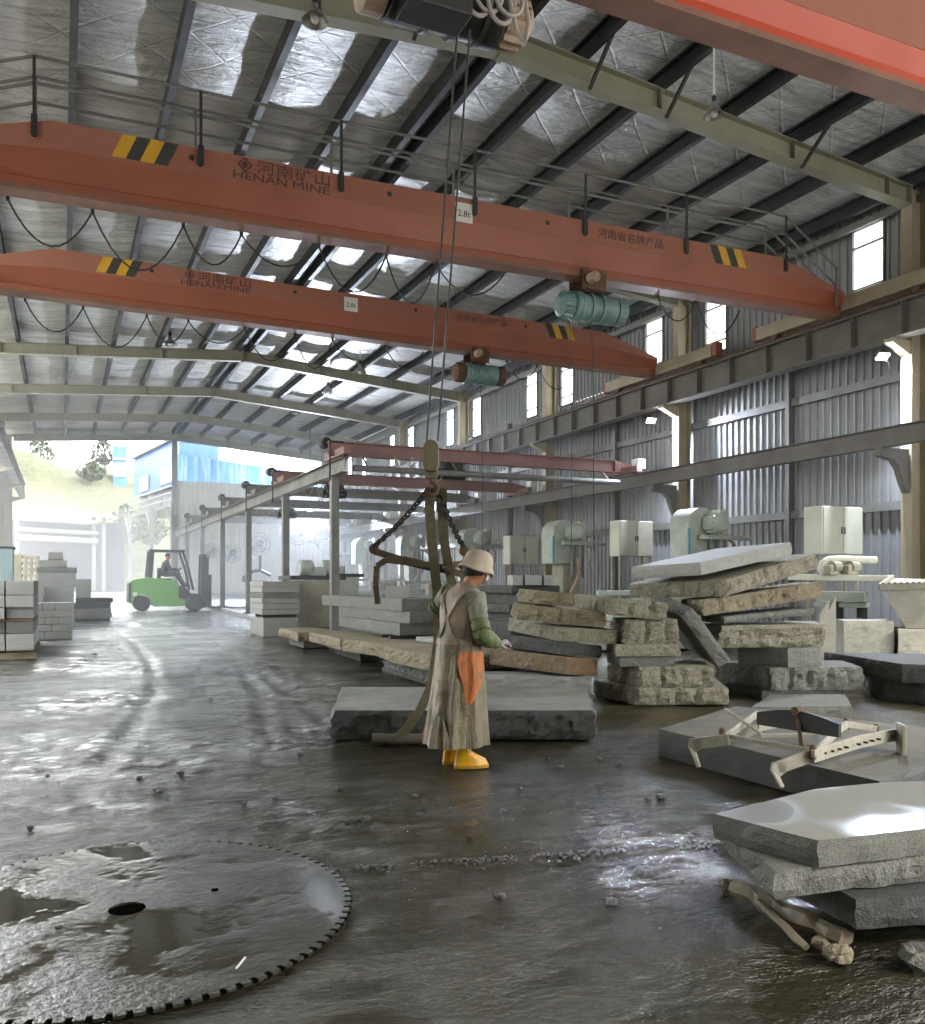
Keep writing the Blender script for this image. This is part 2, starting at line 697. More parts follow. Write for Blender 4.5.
# purlins along the hall
for i, k in enumerate(range(-5, 7)):
    x = XR + 1.34 * k
    if x < XL or x > XW:
        continue
    for off in ((-0.17, 0.17) if k == 0 else (0,)):
        xx = x + off
        z = under(xx) + 0.42
        m = MB()
        w, h, t = 0.1, 0.27, 0.014
        sgn = 1 if k <= 0 else -1
        prof = [(0, 0), (w, 0), (w, 0.03), (w - t, 0.03), (w - t, t), (t, t), (t, h - t), (w - t, h - t), (w - t, h - 0.03), (w, h - 0.03), (w, h), (0, h)]
        m.section((xx, YN + 0.1, z + rise(YN)), (xx, YG + 0.3, z + rise(YG)), [(a * sgn, b) for a, b in prof])
        o = m.build('purlin', M['steel_dark'])
        if k == 0:
            lab = f'dark steel ridge purlin, {"left" if off < 0 else "right"} one of the pair at the ridge'
        else:
            lab = f'dark steel roof purlin, {ORD[abs(k) - 1]} {"left" if k < 0 else "right"} of the ridge pair'
        tag(o, lab, 'purlin', 'roof purlins', 'structure')

# portal frames
for i, y in enumerate(YF):
    where = f'{ORD[i]} portal frame from the near end'
    for side, xa, xb in (('left', XR, XL + 0.25), ('right', XR, 13.35)):
        m = MB()
        p0 = Vector((xa, y, under(XR, y) + 0.25))
        p1 = Vector((xb, y, under(xb, y) + 0.25))
        m.ibeam(p0, p1, 0.34, 0.22, 0.018, 0.014)
        m.box((xa + (0.02 if xb > xa else -0.02), y, under(XR, y) + 0.24), (0.03, 0.22, 0.4))
        for q in (0.33, 0.66, 0.93):
            pp = p0.lerp(p1, q)
            m.box(pp, (0.012, 0.2, 0.3))
        o = m.build('rafter_beam', M['rafter'])
        tag(o, f'pale steel rafter on the {side} slope, {where}', 'rafter', 'portal frame rafters', 'structure')
        # knee braces from rafter to purlin
        xc = 13.5 if side == 'right' else XL + 0.05
        zt = under(xc, y) + 0.42
        m = MB()
        m.ibeam((xc, y, fl(y) - 0.05), (xc, y, zt), 0.36, 0.22, 0.018, 0.014, up=(1, 0, 0))
        m.box((xc, y, fl(y) + 0.01), (0.5, 0.4, 0.03))
        o = m.build('steel_column', M['column'])
        tag(o, f'tan steel column against the {side} wall, {where}', 'column', f'columns along the {side} wall', 'structure')
    # fly braces
for i, y in enumerate(YF[1:3]):
    for x in (XR - 1.34, XR + 1.34, XR + 2 * 1.34, XR + 4 * 1.34):
        m = MB()
        m.bar((x + 0.04, y - 0.05, under(x) + 0.03), (x + 0.04, y - 0.65, under(x) + 0.5), 0.045, 0.045)
        n_ = {-1: 'first purlin left of the ridge', 1: 'first purlin right of the ridge', 2: 'second purlin right of the ridge', 4: 'fourth purlin right of the ridge'}[round((x - XR) / 1.34)]
        tag(m.build('rafter_brace', M['steel_dark']), f'short dark brace from the {ORD[i + 1]} frame to the {n_}', 'brace', 'rafter fly braces', 'structure')

# right wall: ribbed sheet with tall clerestory openings
WIN = [11.97, 16.22, 18.57, 22.85, 25.05, 29.2, 31.65, 35.9, 38.3, 42.5, 44.9]
WZ0, WZ1 = CAMH + 5.32, under(XW) + 0.36
Y0W = 7.0


def ribbed(m, ya, yb, za, zb, x, pitch=0.19, depth=0.035):
    y = ya
    prof = []
    while y < yb - 1e-4:
        e = min(y + pitch, yb)
        L = e - y
        for a, b in ((0, 0), (0.62, 0), (0.72, depth), (0.9, depth)):
            prof.append((y + L * a, b))
        y = e
    prof.append((yb, 0))
    lo = m.verts([(x - b, yy, za) for yy, b in prof])
    hi = m.verts([(x - b, yy, zb) for yy, b in prof])
    for i in range(len(prof) - 1):
        m.face([lo[i], lo[i + 1], hi[i + 1], hi[i]])


m = MB()
ribbed(m, Y0W, YG, fl(Y0W) - 0.1, WZ0, XW)
edges = [Y0W] + [v for c in WIN for v in (c - 0.36, c + 0.36)] + [YG]
for a, b in zip(edges[::2], edges[1::2]):
    ribbed(m, a, b, WZ0, WZ1 + 0.45, XW)
for c in WIN:
    ribbed(m, c - 0.36, c + 0.36, WZ1, WZ1 + 0.45, XW)
o = m.build('wall_right', M['sheet'])
tag(o, 'grey ribbed sheet metal wall along the right side of the hall', 'wall', kind='structure')

# translucent panes in steel frames
k = N('milky_pane')
a = k.n('BsdfTranslucent')
a.inputs[0].default_value = (0.96, 0.97, 0.95, 1)
b = k.n('BsdfTransparent')
b.inputs[0].default_value = (0.95, 0.97, 0.97, 1)
mx = k.n('MixShader')
mx.inputs[0].default_value = 0.35
k.l(b.outputs[0], mx.inputs[1])
k.l(a.outputs[0], mx.inputs[2])
k.l(mx.outputs[0], k.out.inputs[0])
M['pane'] = k.m
for i, c in enumerate(WIN):
    r = thing(f'window_{i + 1}', f'tall bright clerestory window, {ORD[i]} from the near end of the right wall', 'window', (XW, c, WZ0), 0, 'clerestory windows', 'structure')
    m = MB()
    h = WZ1 - WZ0
    for yy in (c - 0.36, c + 0.36):
        m.box((XW - 0.02, yy, WZ0 + h / 2), (0.06, 0.035, h))
    for zz in (WZ0, WZ1):
        m.box((XW - 0.02, c, zz), (0.06, 0.72, 0.04))
    for q in (0.18, 0.75):
        m.box((XW - 0.03, c, WZ0 + h * q), (0.05, 0.72, 0.035))
    m.build('window_frame', M['steel'], r)
    MB().box((XW + 0.02, c, WZ0 + h / 2), (0.008, 0.7, h - 0.02)).build('pane', M['pane'], r)

for j, (zr, lab) in enumerate(((1.37, 'lower'), (3.7, 'middle'), (5.0, 'upper'))):
    m = MB()
    m.section((XW - 0.1, Y0W, CAMH + zr), (XW - 0.1, YG, CAMH + zr), [(-0.04, -0.08), (0.04, -0.08), (0.04, -0.06), (-0.02, -0.06), (-0.02, 0.06), (0.04, 0.06), (0.04, 0.08), (-0.04, 0.08)])
    tag(m.build('wall_girt_beam', M['steel']), f'{lab} horizontal steel girt carrying the right wall sheets', 'girt', 'wall girts', 'structure')
m = MB()
m.section((XW - 0.3, Y0W, WZ1 - 0.05), (XW - 0.3, YG, WZ1 - 0.05), [(-0.04, -0.06), (0.04, -0.06), (0.04, 0.06), (-0.04, 0.06)])
tag(m.build('eave_beam', M['steel']), 'pale eave tie running under the right roof edge past the windows', 'beam', kind='structure')
for i in range(2, len(YF) - 1):
    y = (YF[i] + YF[i + 1]) / 2
    if i >= 1:
        m = MB()
        m.box((XW - 0.12, y, (fl(y) + WZ0) / 2), (0.14, 0.1, WZ0 - fl(y)))
        tag(m.build('wall_post_column', M['steel']), f'slim grey wall post between the {ORD[i]} and {ORD[i + 1]} right columns', 'post', 'wall posts', 'structure')

# crane runways
def runway(xc, side):
    m = MB()
    z = CAMH + 4.45
    m.ibeam((xc, 2.8, z), (xc, YG - 0.2, z), 0.6, 0.3, 0.022, 0.016)
    y = 3.1
    while y < YG - 0.5:
        for sg in (-1, 1):
            m.box((xc + sg * 0.075, y, z), (0.13, 0.014, 0.55))
        y += 1.05
    o = m.build('runway_beam', M['runway'])
    tag(o, f'deep grey crane runway beam with stiffeners along the {side} wall', 'crane runway', 'crane runways', 'structure')
    m = MB()
    m.section((xc, 2.8, z + 0.3), (xc, YG - 0.2, z + 0.3), [(-0.05, 0), (0.05, 0), (0.02, 0.02), (0.02, 0.06), (0.04, 0.09), (-0.04, 0.09), (-0.02, 0.06), (-0.02, 0.02)])
    o = m.build('crane_rail_beam', M['rust'])
    tag(o, f'rusty crane rail on top of the {side} runway beam', 'rail', 'crane rails', 'structure')
    for i, yy in enumerate(YF):
        m = MB()
        sg = 1 if side == 'right' else -1
        xo = 13.5 if side == 'right' else XL + 0.05
        a, b = (xc - 0.1, xo) if sg > 0 else (xo, xc + 0.1)
        m.prism([(xc - sg * 0.14, yy - 0.09, z - 0.3), (xo - sg * 0.18, yy - 0.09, z - 0.3), (xo - sg * 0.18, yy - 0.09, z - 0.55), (xc - sg * 0.14, yy - 0.09, z - 0.36)], (0, 0.18, 0))
        tag(m.build('runway_bracket_beam', M['column']), f'bracket carrying the {side} runway on the {ORD[i]} column', 'bracket', f'{side} runway brackets', 'structure')


runway(13.02, 'right')
runway(-1.78, 'left')

# left wall, its unseen middle left open to let daylight in
m = MB()
m.bm.verts.index_update()
def ribbed_l(m, ya, yb, za, zb, x):
    n0 = len(m.bm.verts)
    ribbed(m, ya, yb, za, zb, x)
ribbed_l(m, 39.0, YG, fl(39) - 0.1, under(XL, 30) + 0.45, XL - 0.3)
ribbed_l(m, -6.0, 9.0, fl(-6) - 0.1, under(XL, 30) + 0.45, XL - 0.3)
tag(m.build('wall_left', M['sheet_pale']), 'pale sheet metal wall along the left side', 'wall', kind='structure')

# far gable: right half closed, left half open
m = MB()
zb = CAMH + 5.3
x0 = XR
n = 0
xs = []
m2 = MB()
def ribbed_x(m, xa, xb, za, zbf, y, pitch=0.24):
    x = xa
    prof = []
    while x < xb - 1e-4:
        e = min(x + pitch, xb)
        L = e - x
        for a, b in ((0, 0), (0.7, 0), (0.78, 0.025), (0.92, 0.025)):
            prof.append((x + L * a, b))
        x = e
    prof.append((xb, 0))
    lo = m.verts([(xx, y - b, za) for xx, b in prof])
    hi = m.verts([(xx, y - b, zbf(xx)) for xx, b in prof])
    for i in range(len(prof) - 1):
        m.face([lo[i], lo[i + 1], hi[i + 1], hi[i]])
ribbed_x(m, XR, XW, fl(YG) - 0.1, lambda x: zb, YG + 0.15)
for zz in (CAMH + 1.0, CAMH + 2.4, CAMH + 4.2):
    m.box(((XR + XW) / 2, YG + 0.08, zz), (XW - XR, 0.06, 0.1))
tag(m.build('wall_far', M['sheet_pale']), 'pale grey gable wall closing the right half of the far end', 'wall', kind='structure')
k = N('blue_translucent_sheet')
v = k.coord((3, 3, 0.3))
c = k.mix(k.mapr(k.noise(v, 1.2, 3, 0.6), 0.45, 0.7, 0, 0.8), lin(90, 152, 228), lin(190, 212, 236))
a = k.n('BsdfTranslucent')
b = k.n('BsdfDiffuse')
k.l(c, a.inputs[0])
k.l(c, b.inputs[0])
mx = k.n('MixShader')
mx.inputs[0].default_value = 0.35
k.l(a.outputs[0], mx.inputs[1])
k.l(b.outputs[0], mx.inputs[2])
k.l(mx.outputs[0], k.out.inputs[0])
M['blue_sheet'] = k.m
ribbed_x(m2, XR, XW, zb, lambda x: CAMH + 6.75 - 0.1 * (x - XR), YG + 0.15)
tag(m2.build('wall_far_upper', M['blue_sheet']), 'bright blue translucent sheet above the grey part of the far gable', 'wall', kind='structure')
m = MB()
m.ibeam((XR - 0.05, YG + 0.0, fl(YG) - 0.05), (XR - 0.05, YG + 0.0, under(XR, YG) + 0.1), 0.3, 0.26, up=(0, 1, 0))
tag(m.build('gable_column', M['steel']), 'grey gable column under the ridge at the far end', 'column', kind='structure')

# concrete plinth under the inner row of posts
m = MB()
ya, yb = 17.5, YG
m.prism([(5.15, ya, fl(ya) - 0.05), (13.2, ya, fl(ya) - 0.05), (13.2, ya, fl(ya) + 0.1), (5.15, ya, fl(ya) + 0.1)], (0, yb - ya, fl(yb) - fl(ya)))
k = paint('plinth_concrete', lin(150, 150, 142), lin(112, 110, 102), 0.6, 0, 1.2, 0.3)
tag(m.build('trim_1', k), 'low raised concrete plinth along the machine side of the aisle', 'plinth', kind='structure')

# camera
cam = bpy.data.cameras.new('camera')
cam.sensor_fit = 'HORIZONTAL'
cam.sensor_width = 36
cam.lens = 36 * FP / 925
cam.shift_y = (HYP - 512) / 925
cam.clip_end = 500
co = bpy.data.objects.new('camera', cam)
COL.objects.link(co)
co.location = (0, 0, CAMH)
co.rotation_euler = (PI / 2, 0, -TH)
SC.camera = co

# pale dry yard outside the open gable
m = MB()
m.prism([(-30, YG + 0.4, 0.7), (30, YG + 0.4, 0.7), (30, YG + 0.4, fl(YG) + 0.02), (-30, YG + 0.4, fl(YG) + 0.02)], (0, 40, 0.1))
tag(m.build('yard_ground', paint('dry_yard', lin(150, 148, 140), lin(130, 128, 120), 0.8, 0, 0.8)), 'pale dry yard outside the open gable', 'ground', kind='structure')

# flashing that closes the gap above the far gable rafters, and an unseen near wall added to block light
for side, xa, xb in (('left', XL - 0.3, XR), ('right', XR, XW)):
    m = MB()
    m.prism([(xa, YG + 0.2, under(xa, YG) + 0.3), (xb, YG + 0.2, under(xb, YG) + 0.3), (xb, YG + 0.2, under(xb, YG) + 0.72), (xa, YG + 0.2, under(xa, YG) + 0.72)], (0, 0.02, 0))
    tag(m.build('gable_trim', M['sheet_pale']), f'pale flashing above the {side} rafter of the far gable', 'flashing', kind='structure')
m = MB()
ribbed_x(m, XL - 0.3, 5.4, -0.2, lambda x: under(x, YN) + 0.5, YN + 0.1)
tag(m.build('light_block_wall', M['sheet']), 'unseen grey sheet wall added at the near left end to block light', 'wall', kind='structure')

yd = paint('pale_bounce_ground', lin(178, 176, 168), lin(160, 158, 150), 0.8, 0, 0.8)  # unseen pale ground added around the hall to bounce light onto the roof
for lab, xa, xb, ya, yb in (('left of the hall', -60, XL - 0.5, -14, YG), ('right of the hall', XW + 0.4, 60, -14, YG), ('before the near end of the hall', XL - 0.4, XW + 0.3, -14, -6.5)):
    m = MB()
    m.prism([(xa, ya, fl(ya) - 0.05), (xb, ya, fl(ya) - 0.05), (xb, ya, fl(ya) + 0.03), (xa, ya, fl(ya) + 0.03)], (0, yb - ya, fl(yb) - fl(ya)))
    tag(m.build('bounce_ground', yd), f'unseen pale ground added to bounce light, {lab}', 'ground', kind='structure')
# ================================================================ bridge cranes
def sag(a, b, drop, n=10):
    a, b = Vector(a), Vector(b)
    return [a.lerp(b, i / n) - Vector((0, 0, drop * 4 * (i / n) * (1 - i / n))) for i in range(n + 1)]


def letter_on(parent, name, body, size, loc, width, mat, y, flip=False, squeeze=None, label=None):
    """lettering standing on the face y of a girder, facing the near end"""
    me = text_mesh(body, size)
    co = np.empty(len(me.vertices) * 3)
    me.vertices.foreach_get('co', co)
    co = co.reshape(-1, 3)
    x0, x1, y0, y1 = co[:, 0].min(), co[:, 0].max(), co[:, 1].min(), co[:, 1].max()
    sx = width / (x1 - x0)
    sy = (squeeze / (y1 - y0)) if squeeze else sx
    out = np.stack([loc[0] + (co[:, 0] - x0) * sx, np.full(len(co), y) - co[:, 2] - 0.002, loc[1] + (co[:, 1] - y0) * sy], -1)
    me.vertices.foreach_set('co', out.ravel())
    me.update()
    return link(name, me, mat, parent, label=label)


def crane(yc, zl, zr, label, rail=False, group='orange overhead cranes', hx=99, tz=0.5):
    """single girder bridge crane; zl, zr are girder underside heights at the two ends"""
    X0, X1 = -1.62, 12.86
    cx = (X0 + X1) / 2
    root = thing('overhead_crane', label, 'crane', (cx, yc, min(zl, zr)), 0, group)
    zb = lambda x: zl + (zr - zl) * (x - X0) / (X1 - X0)
    H = 0.84
    tap = 1.5

    def ring(x, hh):
        z = zb(x)
        return z, hh
    # lower box: flange, web and slanting cheeks
    xs = [(X0, 0.42), (X0 + tap, H), (X1 - tap, H), (X1, 0.42)]
    m = MB()
    rings = []
    for x, hh in xs:
        z = zb(x)
        t = min(tz, hh - 0.06)
        rings.append([(x, yc - 0.13, z + 0.03), (x, yc + 0.13, z + 0.03), (x, yc + 0.13, z + 0.15), (x, yc + 0.105, z + 0.17), (x, yc + 0.22, z + t), (x, yc - 0.22, z + t), (x, yc - 0.105, z + 0.17), (x, yc - 0.13, z + 0.15)])
    m.loft(rings)
    m.build('girder', M['orange'] if yc > 8 else M['orange_bright'], root)
    m = MB()
    m.prism([(X0 + 0.1, yc - 0.15, zb(X0)), (X0 + 0.1, yc + 0.15, zb(X0)), (X0 + 0.1, yc + 0.15, zb(X0) + 0.06), (X0 + 0.1, yc - 0.15, zb(X0) + 0.06)], (X1 - X0 - 0.2, 0, zb(X1) - zb(X0)))
    m.build('bottom_flange', M['flange'], root)
    m = MB()
    rings = []
    for x, hh in xs:
        z = zb(x)
        t = min(tz, hh - 0.06)
        rings.append([(x, yc - 0.225, z + t), (x, yc + 0.225, z + t), (x, yc + 0.225, z + hh), (x, yc - 0.225, z + hh)])
    m.loft(rings)
    m.build('girder_side_plate', M['orange_dust'], root, label='dusty faded upper plate')
    # end carriages with wheels and buffers
    for x, zz in ((-1.78, zl), (13.02, zr)):
        zt = CAMH + 4.45 + 0.39
        e = MB().box((x, yc, zt + 0.2), (0.24, 4.1, 0.26), bevel=0.01).build('end_carriage', M['column'], root)
        for sy in (-1, 1):
            MB().lathe([(0.03, -0.07), (0.13, -0.07), (0.13, -0.05), (0.11, -0.04), (0.11, 0.04), (0.13, 0.05), (0.13, 0.07), (0.03, 0.07)], (x, yc + sy * 1.6, zt + 0.132), (1, 0, 0), 18).build('wheel', M['rust'], e)
            MB().box((x, yc + sy * 2.12, zt + 0.22), (0.2, 0.14, 0.3), bevel=0.02).build('buffer', M['orange_dust'], e)
    yf = yc - 0.226
    zf = lambda x: zb(x) + 0.52
    # hazard stripes near both ends
    for xa, sg in ((0.55, 1), (9.92, -1)):
        for i in range(4):
            a = xa + i * 0.165
            m = MB()
            z0, z1 = zf(a) + 0.02, zb(a) + H - 0.005
            d = 0.13 * sg
            m.prism([(a, yf, z0), (a + 0.165, yf, z0), (a + 0.165 + d, yf, z1), (a + d, yf, z1)], (0, -0.004, 0))
            c = (i % 2 == 0) if sg > 0 else (i % 2 == 1)
            m.build('hazard_stripe', M['yellow'] if c else M['stripe_black'], root, label='yellow hazard stripe' if c else 'black hazard stripe')
    # maker's lettering, faded
    letter_on(root, 'lettering', '\u6cb3\u5357\u77ff\u5c71', 0.3, (2.32, zf(2.7) + 0.13), 0.98, M['letter'], yf, squeeze=0.17)
    letter_on(root, 'lettering', 'HENAN', 0.2, (2.02, zf(2.6) + 0.02), 0.7, M['letter'], yf, squeeze=0.1)
    letter_on(root, 'lettering', 'MINE', 0.2, (2.8, zf(2.6) + 0.02), 0.5, M['letter'], yf, squeeze=0.1)
    m = MB()
    cxl, czl = 2.17, zf(2.17) + 0.215
    for r0, r1 in ((0.1, 0.075),):
        o_ = [(cxl - r0, czl), (cxl, czl - r0), (cxl + r0, czl), (cxl, czl + r0)]
        i_ = [(cxl - r1, czl), (cxl, czl - r1), (cxl + r1, czl), (cxl, czl + r1)]
        for k in range(4):
            j = (k + 1) % 4
            m.prism([(o_[k][0], yf, o_[k][1]), (o_[j][0], yf, o_[j][1]), (i_[j][0], yf, i_[j][1]), (i_[k][0], yf, i_[k][1])], (0, -0.004, 0))
    for dx, dz, wx, wz in ((0, 0, 0.09, 0.018), (0, 0.03, 0.05, 0.016), (0, -0.03, 0.05, 0.016), (0, 0, 0.018, 0.09)):
        m.box((cxl + dx, yf - 0.002, czl + dz), (wx, 0.004, wz))
    m.build('emblem', M['letter'], root)
    if yc > 8:
        letter_on(root, 'lettering', '\u6cb3\u5357\u7701\u540d\u724c\u4ea7\u54c1', 0.2, (7.6, zf(8) + 0.1), 1.24, M['letter'], yf, squeeze=0.15)
    # load plate
    zz = zb(5.3) + 0.48
    pl = MB().box((5.3, yf - 0.004, zz + 0.14), (0.28, 0.008, 0.28)).build('load_plate', M['white'], root)
    letter_on(pl, 'lettering', '2.8t', 0.2, (5.2, zz + 0.08), 0.2, M['stripe_black'], yf - 0.009)
    for x in (4.16, 6.7, 9.3, 1.5):
        MB().lathe([(0.035, 0), (0.035, -0.006)], (x, yf, zb(x) + H - 0.14), (0, 1, 0), 14).build('lifting_hole', M['black'], root)
    # festoon cable looping along the far flange of the girder
    x = -0.6
    k = 0
    while x < 10.5 and yc > 8:
        L = 0.95 + 0.2 * math.sin(k * 2.3)
        drop = 0.5 + 0.16 * math.sin(k * 1.7)
        if x - 0.85 < hx < x + L + 0.85:
            x += L
            k += 1
            continue
        m = MB()
        m.tube(sag((x, yc + 0.2, zb(x) - 0.02), (x + L, yc + 0.2, zb(x + L) - 0.02), drop, 10), 0.012, 5)
        m.box((x, yc + 0.2, zb(x) + 0.01), (0.04, 0.05, 0.08))
        m.build('festoon_cable', M['black'], root)
        x += L
        k += 1
    if rail:
        # walkway handrails, front and back rows with dropped ends
        top = lambda x: zb(x) + H
        for yy, nm, hh, px in ((yc - 0.235, 'front', 0.72, [-0.3, 1.61, 3.46, 5.47, 7.36, 9.3, 11.45]), (yc + 0.235, 'back', 0.72, [-0.3, 1.61, 3.46, 5.35, 7.36, 9.3, 11.45])):
            for x in px:
                m = MB()
                m.box((x, yy + (-0.012 if nm == 'front' else 0.012), top(x) + hh / 2 - 0.12), (0.036, 0.02, hh + 0.24))
                m.box((x, yy + (-0.02 if nm == 'front' else 0.02), top(x) - 0.1), (0.07, 0.02, 0.25))
                m.build('handrail_post', M['steel_dark'] if nm == 'front' else M['steel'], root)
            for q in (1.0, 0.56):
                pts = [(px[0] - 1.25, yy, top(px[0]) + hh * q - 0.52)] + [(x, yy, top(x) + hh * q) for x in px] + [(px[-1] + 1.2, yy, top(px[-1]) + hh * q - 0.72)]
                MB().tube(pts, 0.02, 6).build('handrail', M['steel'], root)
            x = px[-1] + 1.2
            MB().box((x, yy, top(px[-1]) - 0.33), (0.04, 0.02, 0.7)).build('handrail_post', M['steel'], root)
    return root


crane(11.83, CAMH + 4.65, CAMH + 4.79, 'orange overhead crane with handrails along its top, middle of the three', True, hx=7.55)
crane(17.3, CAMH + 5.03, CAMH + 4.87, 'orange overhead crane without handrails, farthest of the three', hx=8.2)
crane(6.2, CAMH + 4.86, CAMH + 4.86, 'orange overhead crane crossing the top right corner, nearest of the three', hx=2.75, tz=0.34)


def hoist(xc, yc, zt, label, L=0.98, R=0.225, flip=1, body='teal', motor='teal'):
    """electric wire rope hoist hung from the girder flange; zt is the flange underside"""
    root = thing('electric_hoist', label, 'hoist', (xc, yc, zt - 0.75), 0, 'electric hoists')
    z = zt - 0.42
    m = MB()
    m.lathe([(R * 0.8, -L / 2), (R, -L / 2 + 0.03), (R, -L / 2 + 0.3), (R * 0.93, -L / 2 + 0.32), (R * 0.93, L / 2 - 0.35), (R, L / 2 - 0.33), (R, L / 2 - 0.22), (R * 0.9, L / 2 - 0.2)], (xc, yc, z), (flip, 0, 0), 22)
    for q in (-0.2, 0.0, 0.18):
        m.lathe([(R * 1.04, -0.02), (R * 1.04, 0.02)], (xc + flip * q * L, yc, z), (flip, 0, 0), 22)
    m.build('drum_housing', M[body], root, True)
    mo = MB()
    mo.lathe([(R * 0.7, 0), (R * 0.82, 0.02), (R * 0.82, 0.2), (R * 0.5, 0.26)], (xc + flip * (L / 2 - 0.2), yc, z), (flip, 0, 0), 20)
    for i in range(16):
        a = 2 * PI * i / 16
        mo.box((xc + flip * (L / 2 - 0.1), yc + math.cos(a) * R * 0.84, z + math.sin(a) * R * 0.84), (0.17, 0.014, 0.05), Matrix.Rotation(-a + PI / 2, 4, 'X'))
    mo.build('motor', M[motor], root)
    MB().lathe([(R * 0.95, 0), (R * 0.95, 0.16), (R * 0.5, 0.2)], (xc - flip * L / 2, yc, z), (-flip, 0, 0), 20).build('gearbox', M[motor], root)
    t = MB()
    for sy in (-1, 1):
        t.box((xc, yc + sy * 0.2, zt - 0.06), (0.42, 0.02, 0.3))
        t.box((xc, yc + sy * 0.12, zt - 0.2), (0.3, 0.18, 0.03))
    t.box((xc, yc, zt - 0.185), (0.3, 0.5, 0.04))
    tr = t.build('trolley', M['rust'], root)
    for sx in (-1, 1):
        for sy in (-1, 1):
            MB().lathe([(0.03, -0.02), (0.07, -0.02), (0.08, 0.02), (0.03, 0.02)], (xc + sx * 0.13, yc + sy * 0.175, zt + 0.06), (0, 1, 0), 14).build('wheel', M['rust'], tr)
    MB().lathe([(0.075, 0), (0.085, 0.03), (0.085, 0.17), (0.05, 0.2)], (xc + 0.1 * flip, yc - 0.23, zt - 0.05), (0, -1, 0), 16).build('travel_motor', M['dirty_beige'], root)
    return root


h1 = hoist(7.55, 11.83, CAMH + 4.73, 'teal hoist hanging under the middle orange crane', flip=-1)
h2 = hoist(8.2, 17.3, CAMH + 4.92, 'teal hoist with rusty motor under the farthest orange crane', flip=-1, motor='rust')
for h, px, ybase in ((h1, (-0.35, 0.05), 11.6), (h2, (0.1,), 17.1)):
    for q in px:
        x = h.location.x + q
        m = MB()
        zt = h.location.z + 0.1
        m.tube([(x, ybase + 0.2, zt), (x + 0.05, ybase + 0.2, zt - 1.2), (x + 0.04, ybase + 0.2, zt - 3.6)], 0.007, 5)
        m.build('pendant_cable', M['black'], h)

# the nearest hoist: black body, dusty motor, loops of grey cable, ropes pulled towards the load
HX, HY_ = 2.75, 6.2
root = hoist(HX, HY_, CAMH + 4.86, 'dark dusty hoist at top centre carrying the hook over the worker', L=1.15, R=0.24, body='black', motor='dirty_beige')
m = MB()
m.box((HX - 0.25, HY_ - 0.2, CAMH + 4.36), (0.5, 0.3, 0.42), bevel=0.015)
m.build('control_box', M['black'], root)
for i, (dx, r, zc) in enumerate(((0.06, 0.16, 4.36), (0.14, 0.14, 4.38), (0.24, 0.17, 4.34), (0.3, 0.12, 4.36))):
    m = MB()
    pts = [(HX + dx + 0.16 * math.cos(a) * 0.7, HY_ - 0.3 - 0.015 * i, CAMH + zc + r * math.sin(a)) for a in np.linspace(PI * 0.9, 2.1 * PI, 16)]
    m.tube(pts, 0.017, 6)
    m.build('cable_loop', M['cable_grey'], root)
m = MB()
m.tube([(HX + 0.28, HY_ - 0.33, CAMH + 4.5), (HX + 0.36, HY_ - 0.34, CAMH + 4.15), (HX + 0.44, HY_ - 0.33, CAMH + 4.06), (HX + 0.47, HY_ - 0.33, CAMH + 4.25), (HX + 0.42, HY_ - 0.32, CAMH + 4.55)], 0.017, 6)
m.build('cable_loop', M['cable_grey'], root)
HOOK = P(431, 470, 6.95)
rope_top = [P(457, 36, 6.3), P(470, 30, 6.3)]
rope_bot = [P(426.5, 441, 6.95), P(437.5, 441, 6.95)]
for a, b in zip(rope_top, rope_bot):
    MB().tube([a, a.lerp(b, 0.5) + Vector((0, 0, -0.01)), b], 0.008, 6).build('wire_rope', M['wire'], root)

# hook block
blk = thing('hook_block', 'khaki hook block on two wire ropes above the worker', 'hook', P(431, 482, 6.95))
k_ = paint('khaki_block', lin(122, 112, 84), lin(84, 76, 58), 0.6, 0, 6)
c = P(431, 457, 6.95)
rv = Vector((cS, -sS, 0))
fv = Vector((sS, cS, 0))
m = MB()
prof = []
for s_ in (-1, 1):
    pts = []
    for a in np.linspace(0, PI, 13):
        pts.append(c + rv * (0.062 * math.cos(a)) + Vector((0, 0, 0.06 + 0.07 * math.sin(a))))
    pts += [c + rv * -0.064 + Vector((0, 0, -0.06)), c + rv * -0.045 + Vector((0, 0, -0.115)), c + rv * 0.045 + Vector((0, 0, -0.115)), c + rv * 0.064 + Vector((0, 0, -0.06))]
    m.prism([p + fv * (s_ * 0.045 - 0.012) for p in pts], fv * 0.024)
m.build('cheek_plate', k_, blk, bevel=0.003)
MB().lathe([(0.05, -0.03), (0.05, 0.03)], c + Vector((0, 0, 0.05)), fv, 20).build('sheave', M['wire'], blk)
m = MB()
m.box(c + Vector((0, 0, -0.155)), (0.09, 0.07, 0.025), Matrix.Rotation(-TH, 4, 'Z'))
for s_ in (-1, 1):
    m.box(c + rv * (s_ * 0.042) + Vector((0, 0, -0.115)), (0.014, 0.06, 0.09), Matrix.Rotation(-TH, 4, 'Z'))
m.build('crosshead', k_, blk)
m = MB()
hc = c + Vector((0, 0, -0.25))
pts = [c + Vector((0, 0, -0.13)), c + Vector((0, 0, -0.19))] + [hc + rv * (0.048 * math.sin(a)) + Vector((0, 0, 0.048 * math.cos(a))) for a in np.linspace(0.0, 1.45 * PI, 14)]
m.tube(pts, [0.014, 0.014] + [0.016 + 0.006 * math.sin(PI * i / 13) if i < 12 else 0.01 for i in range(14)], 8)
m.build('hanging_hook', M['rust'], blk, True)

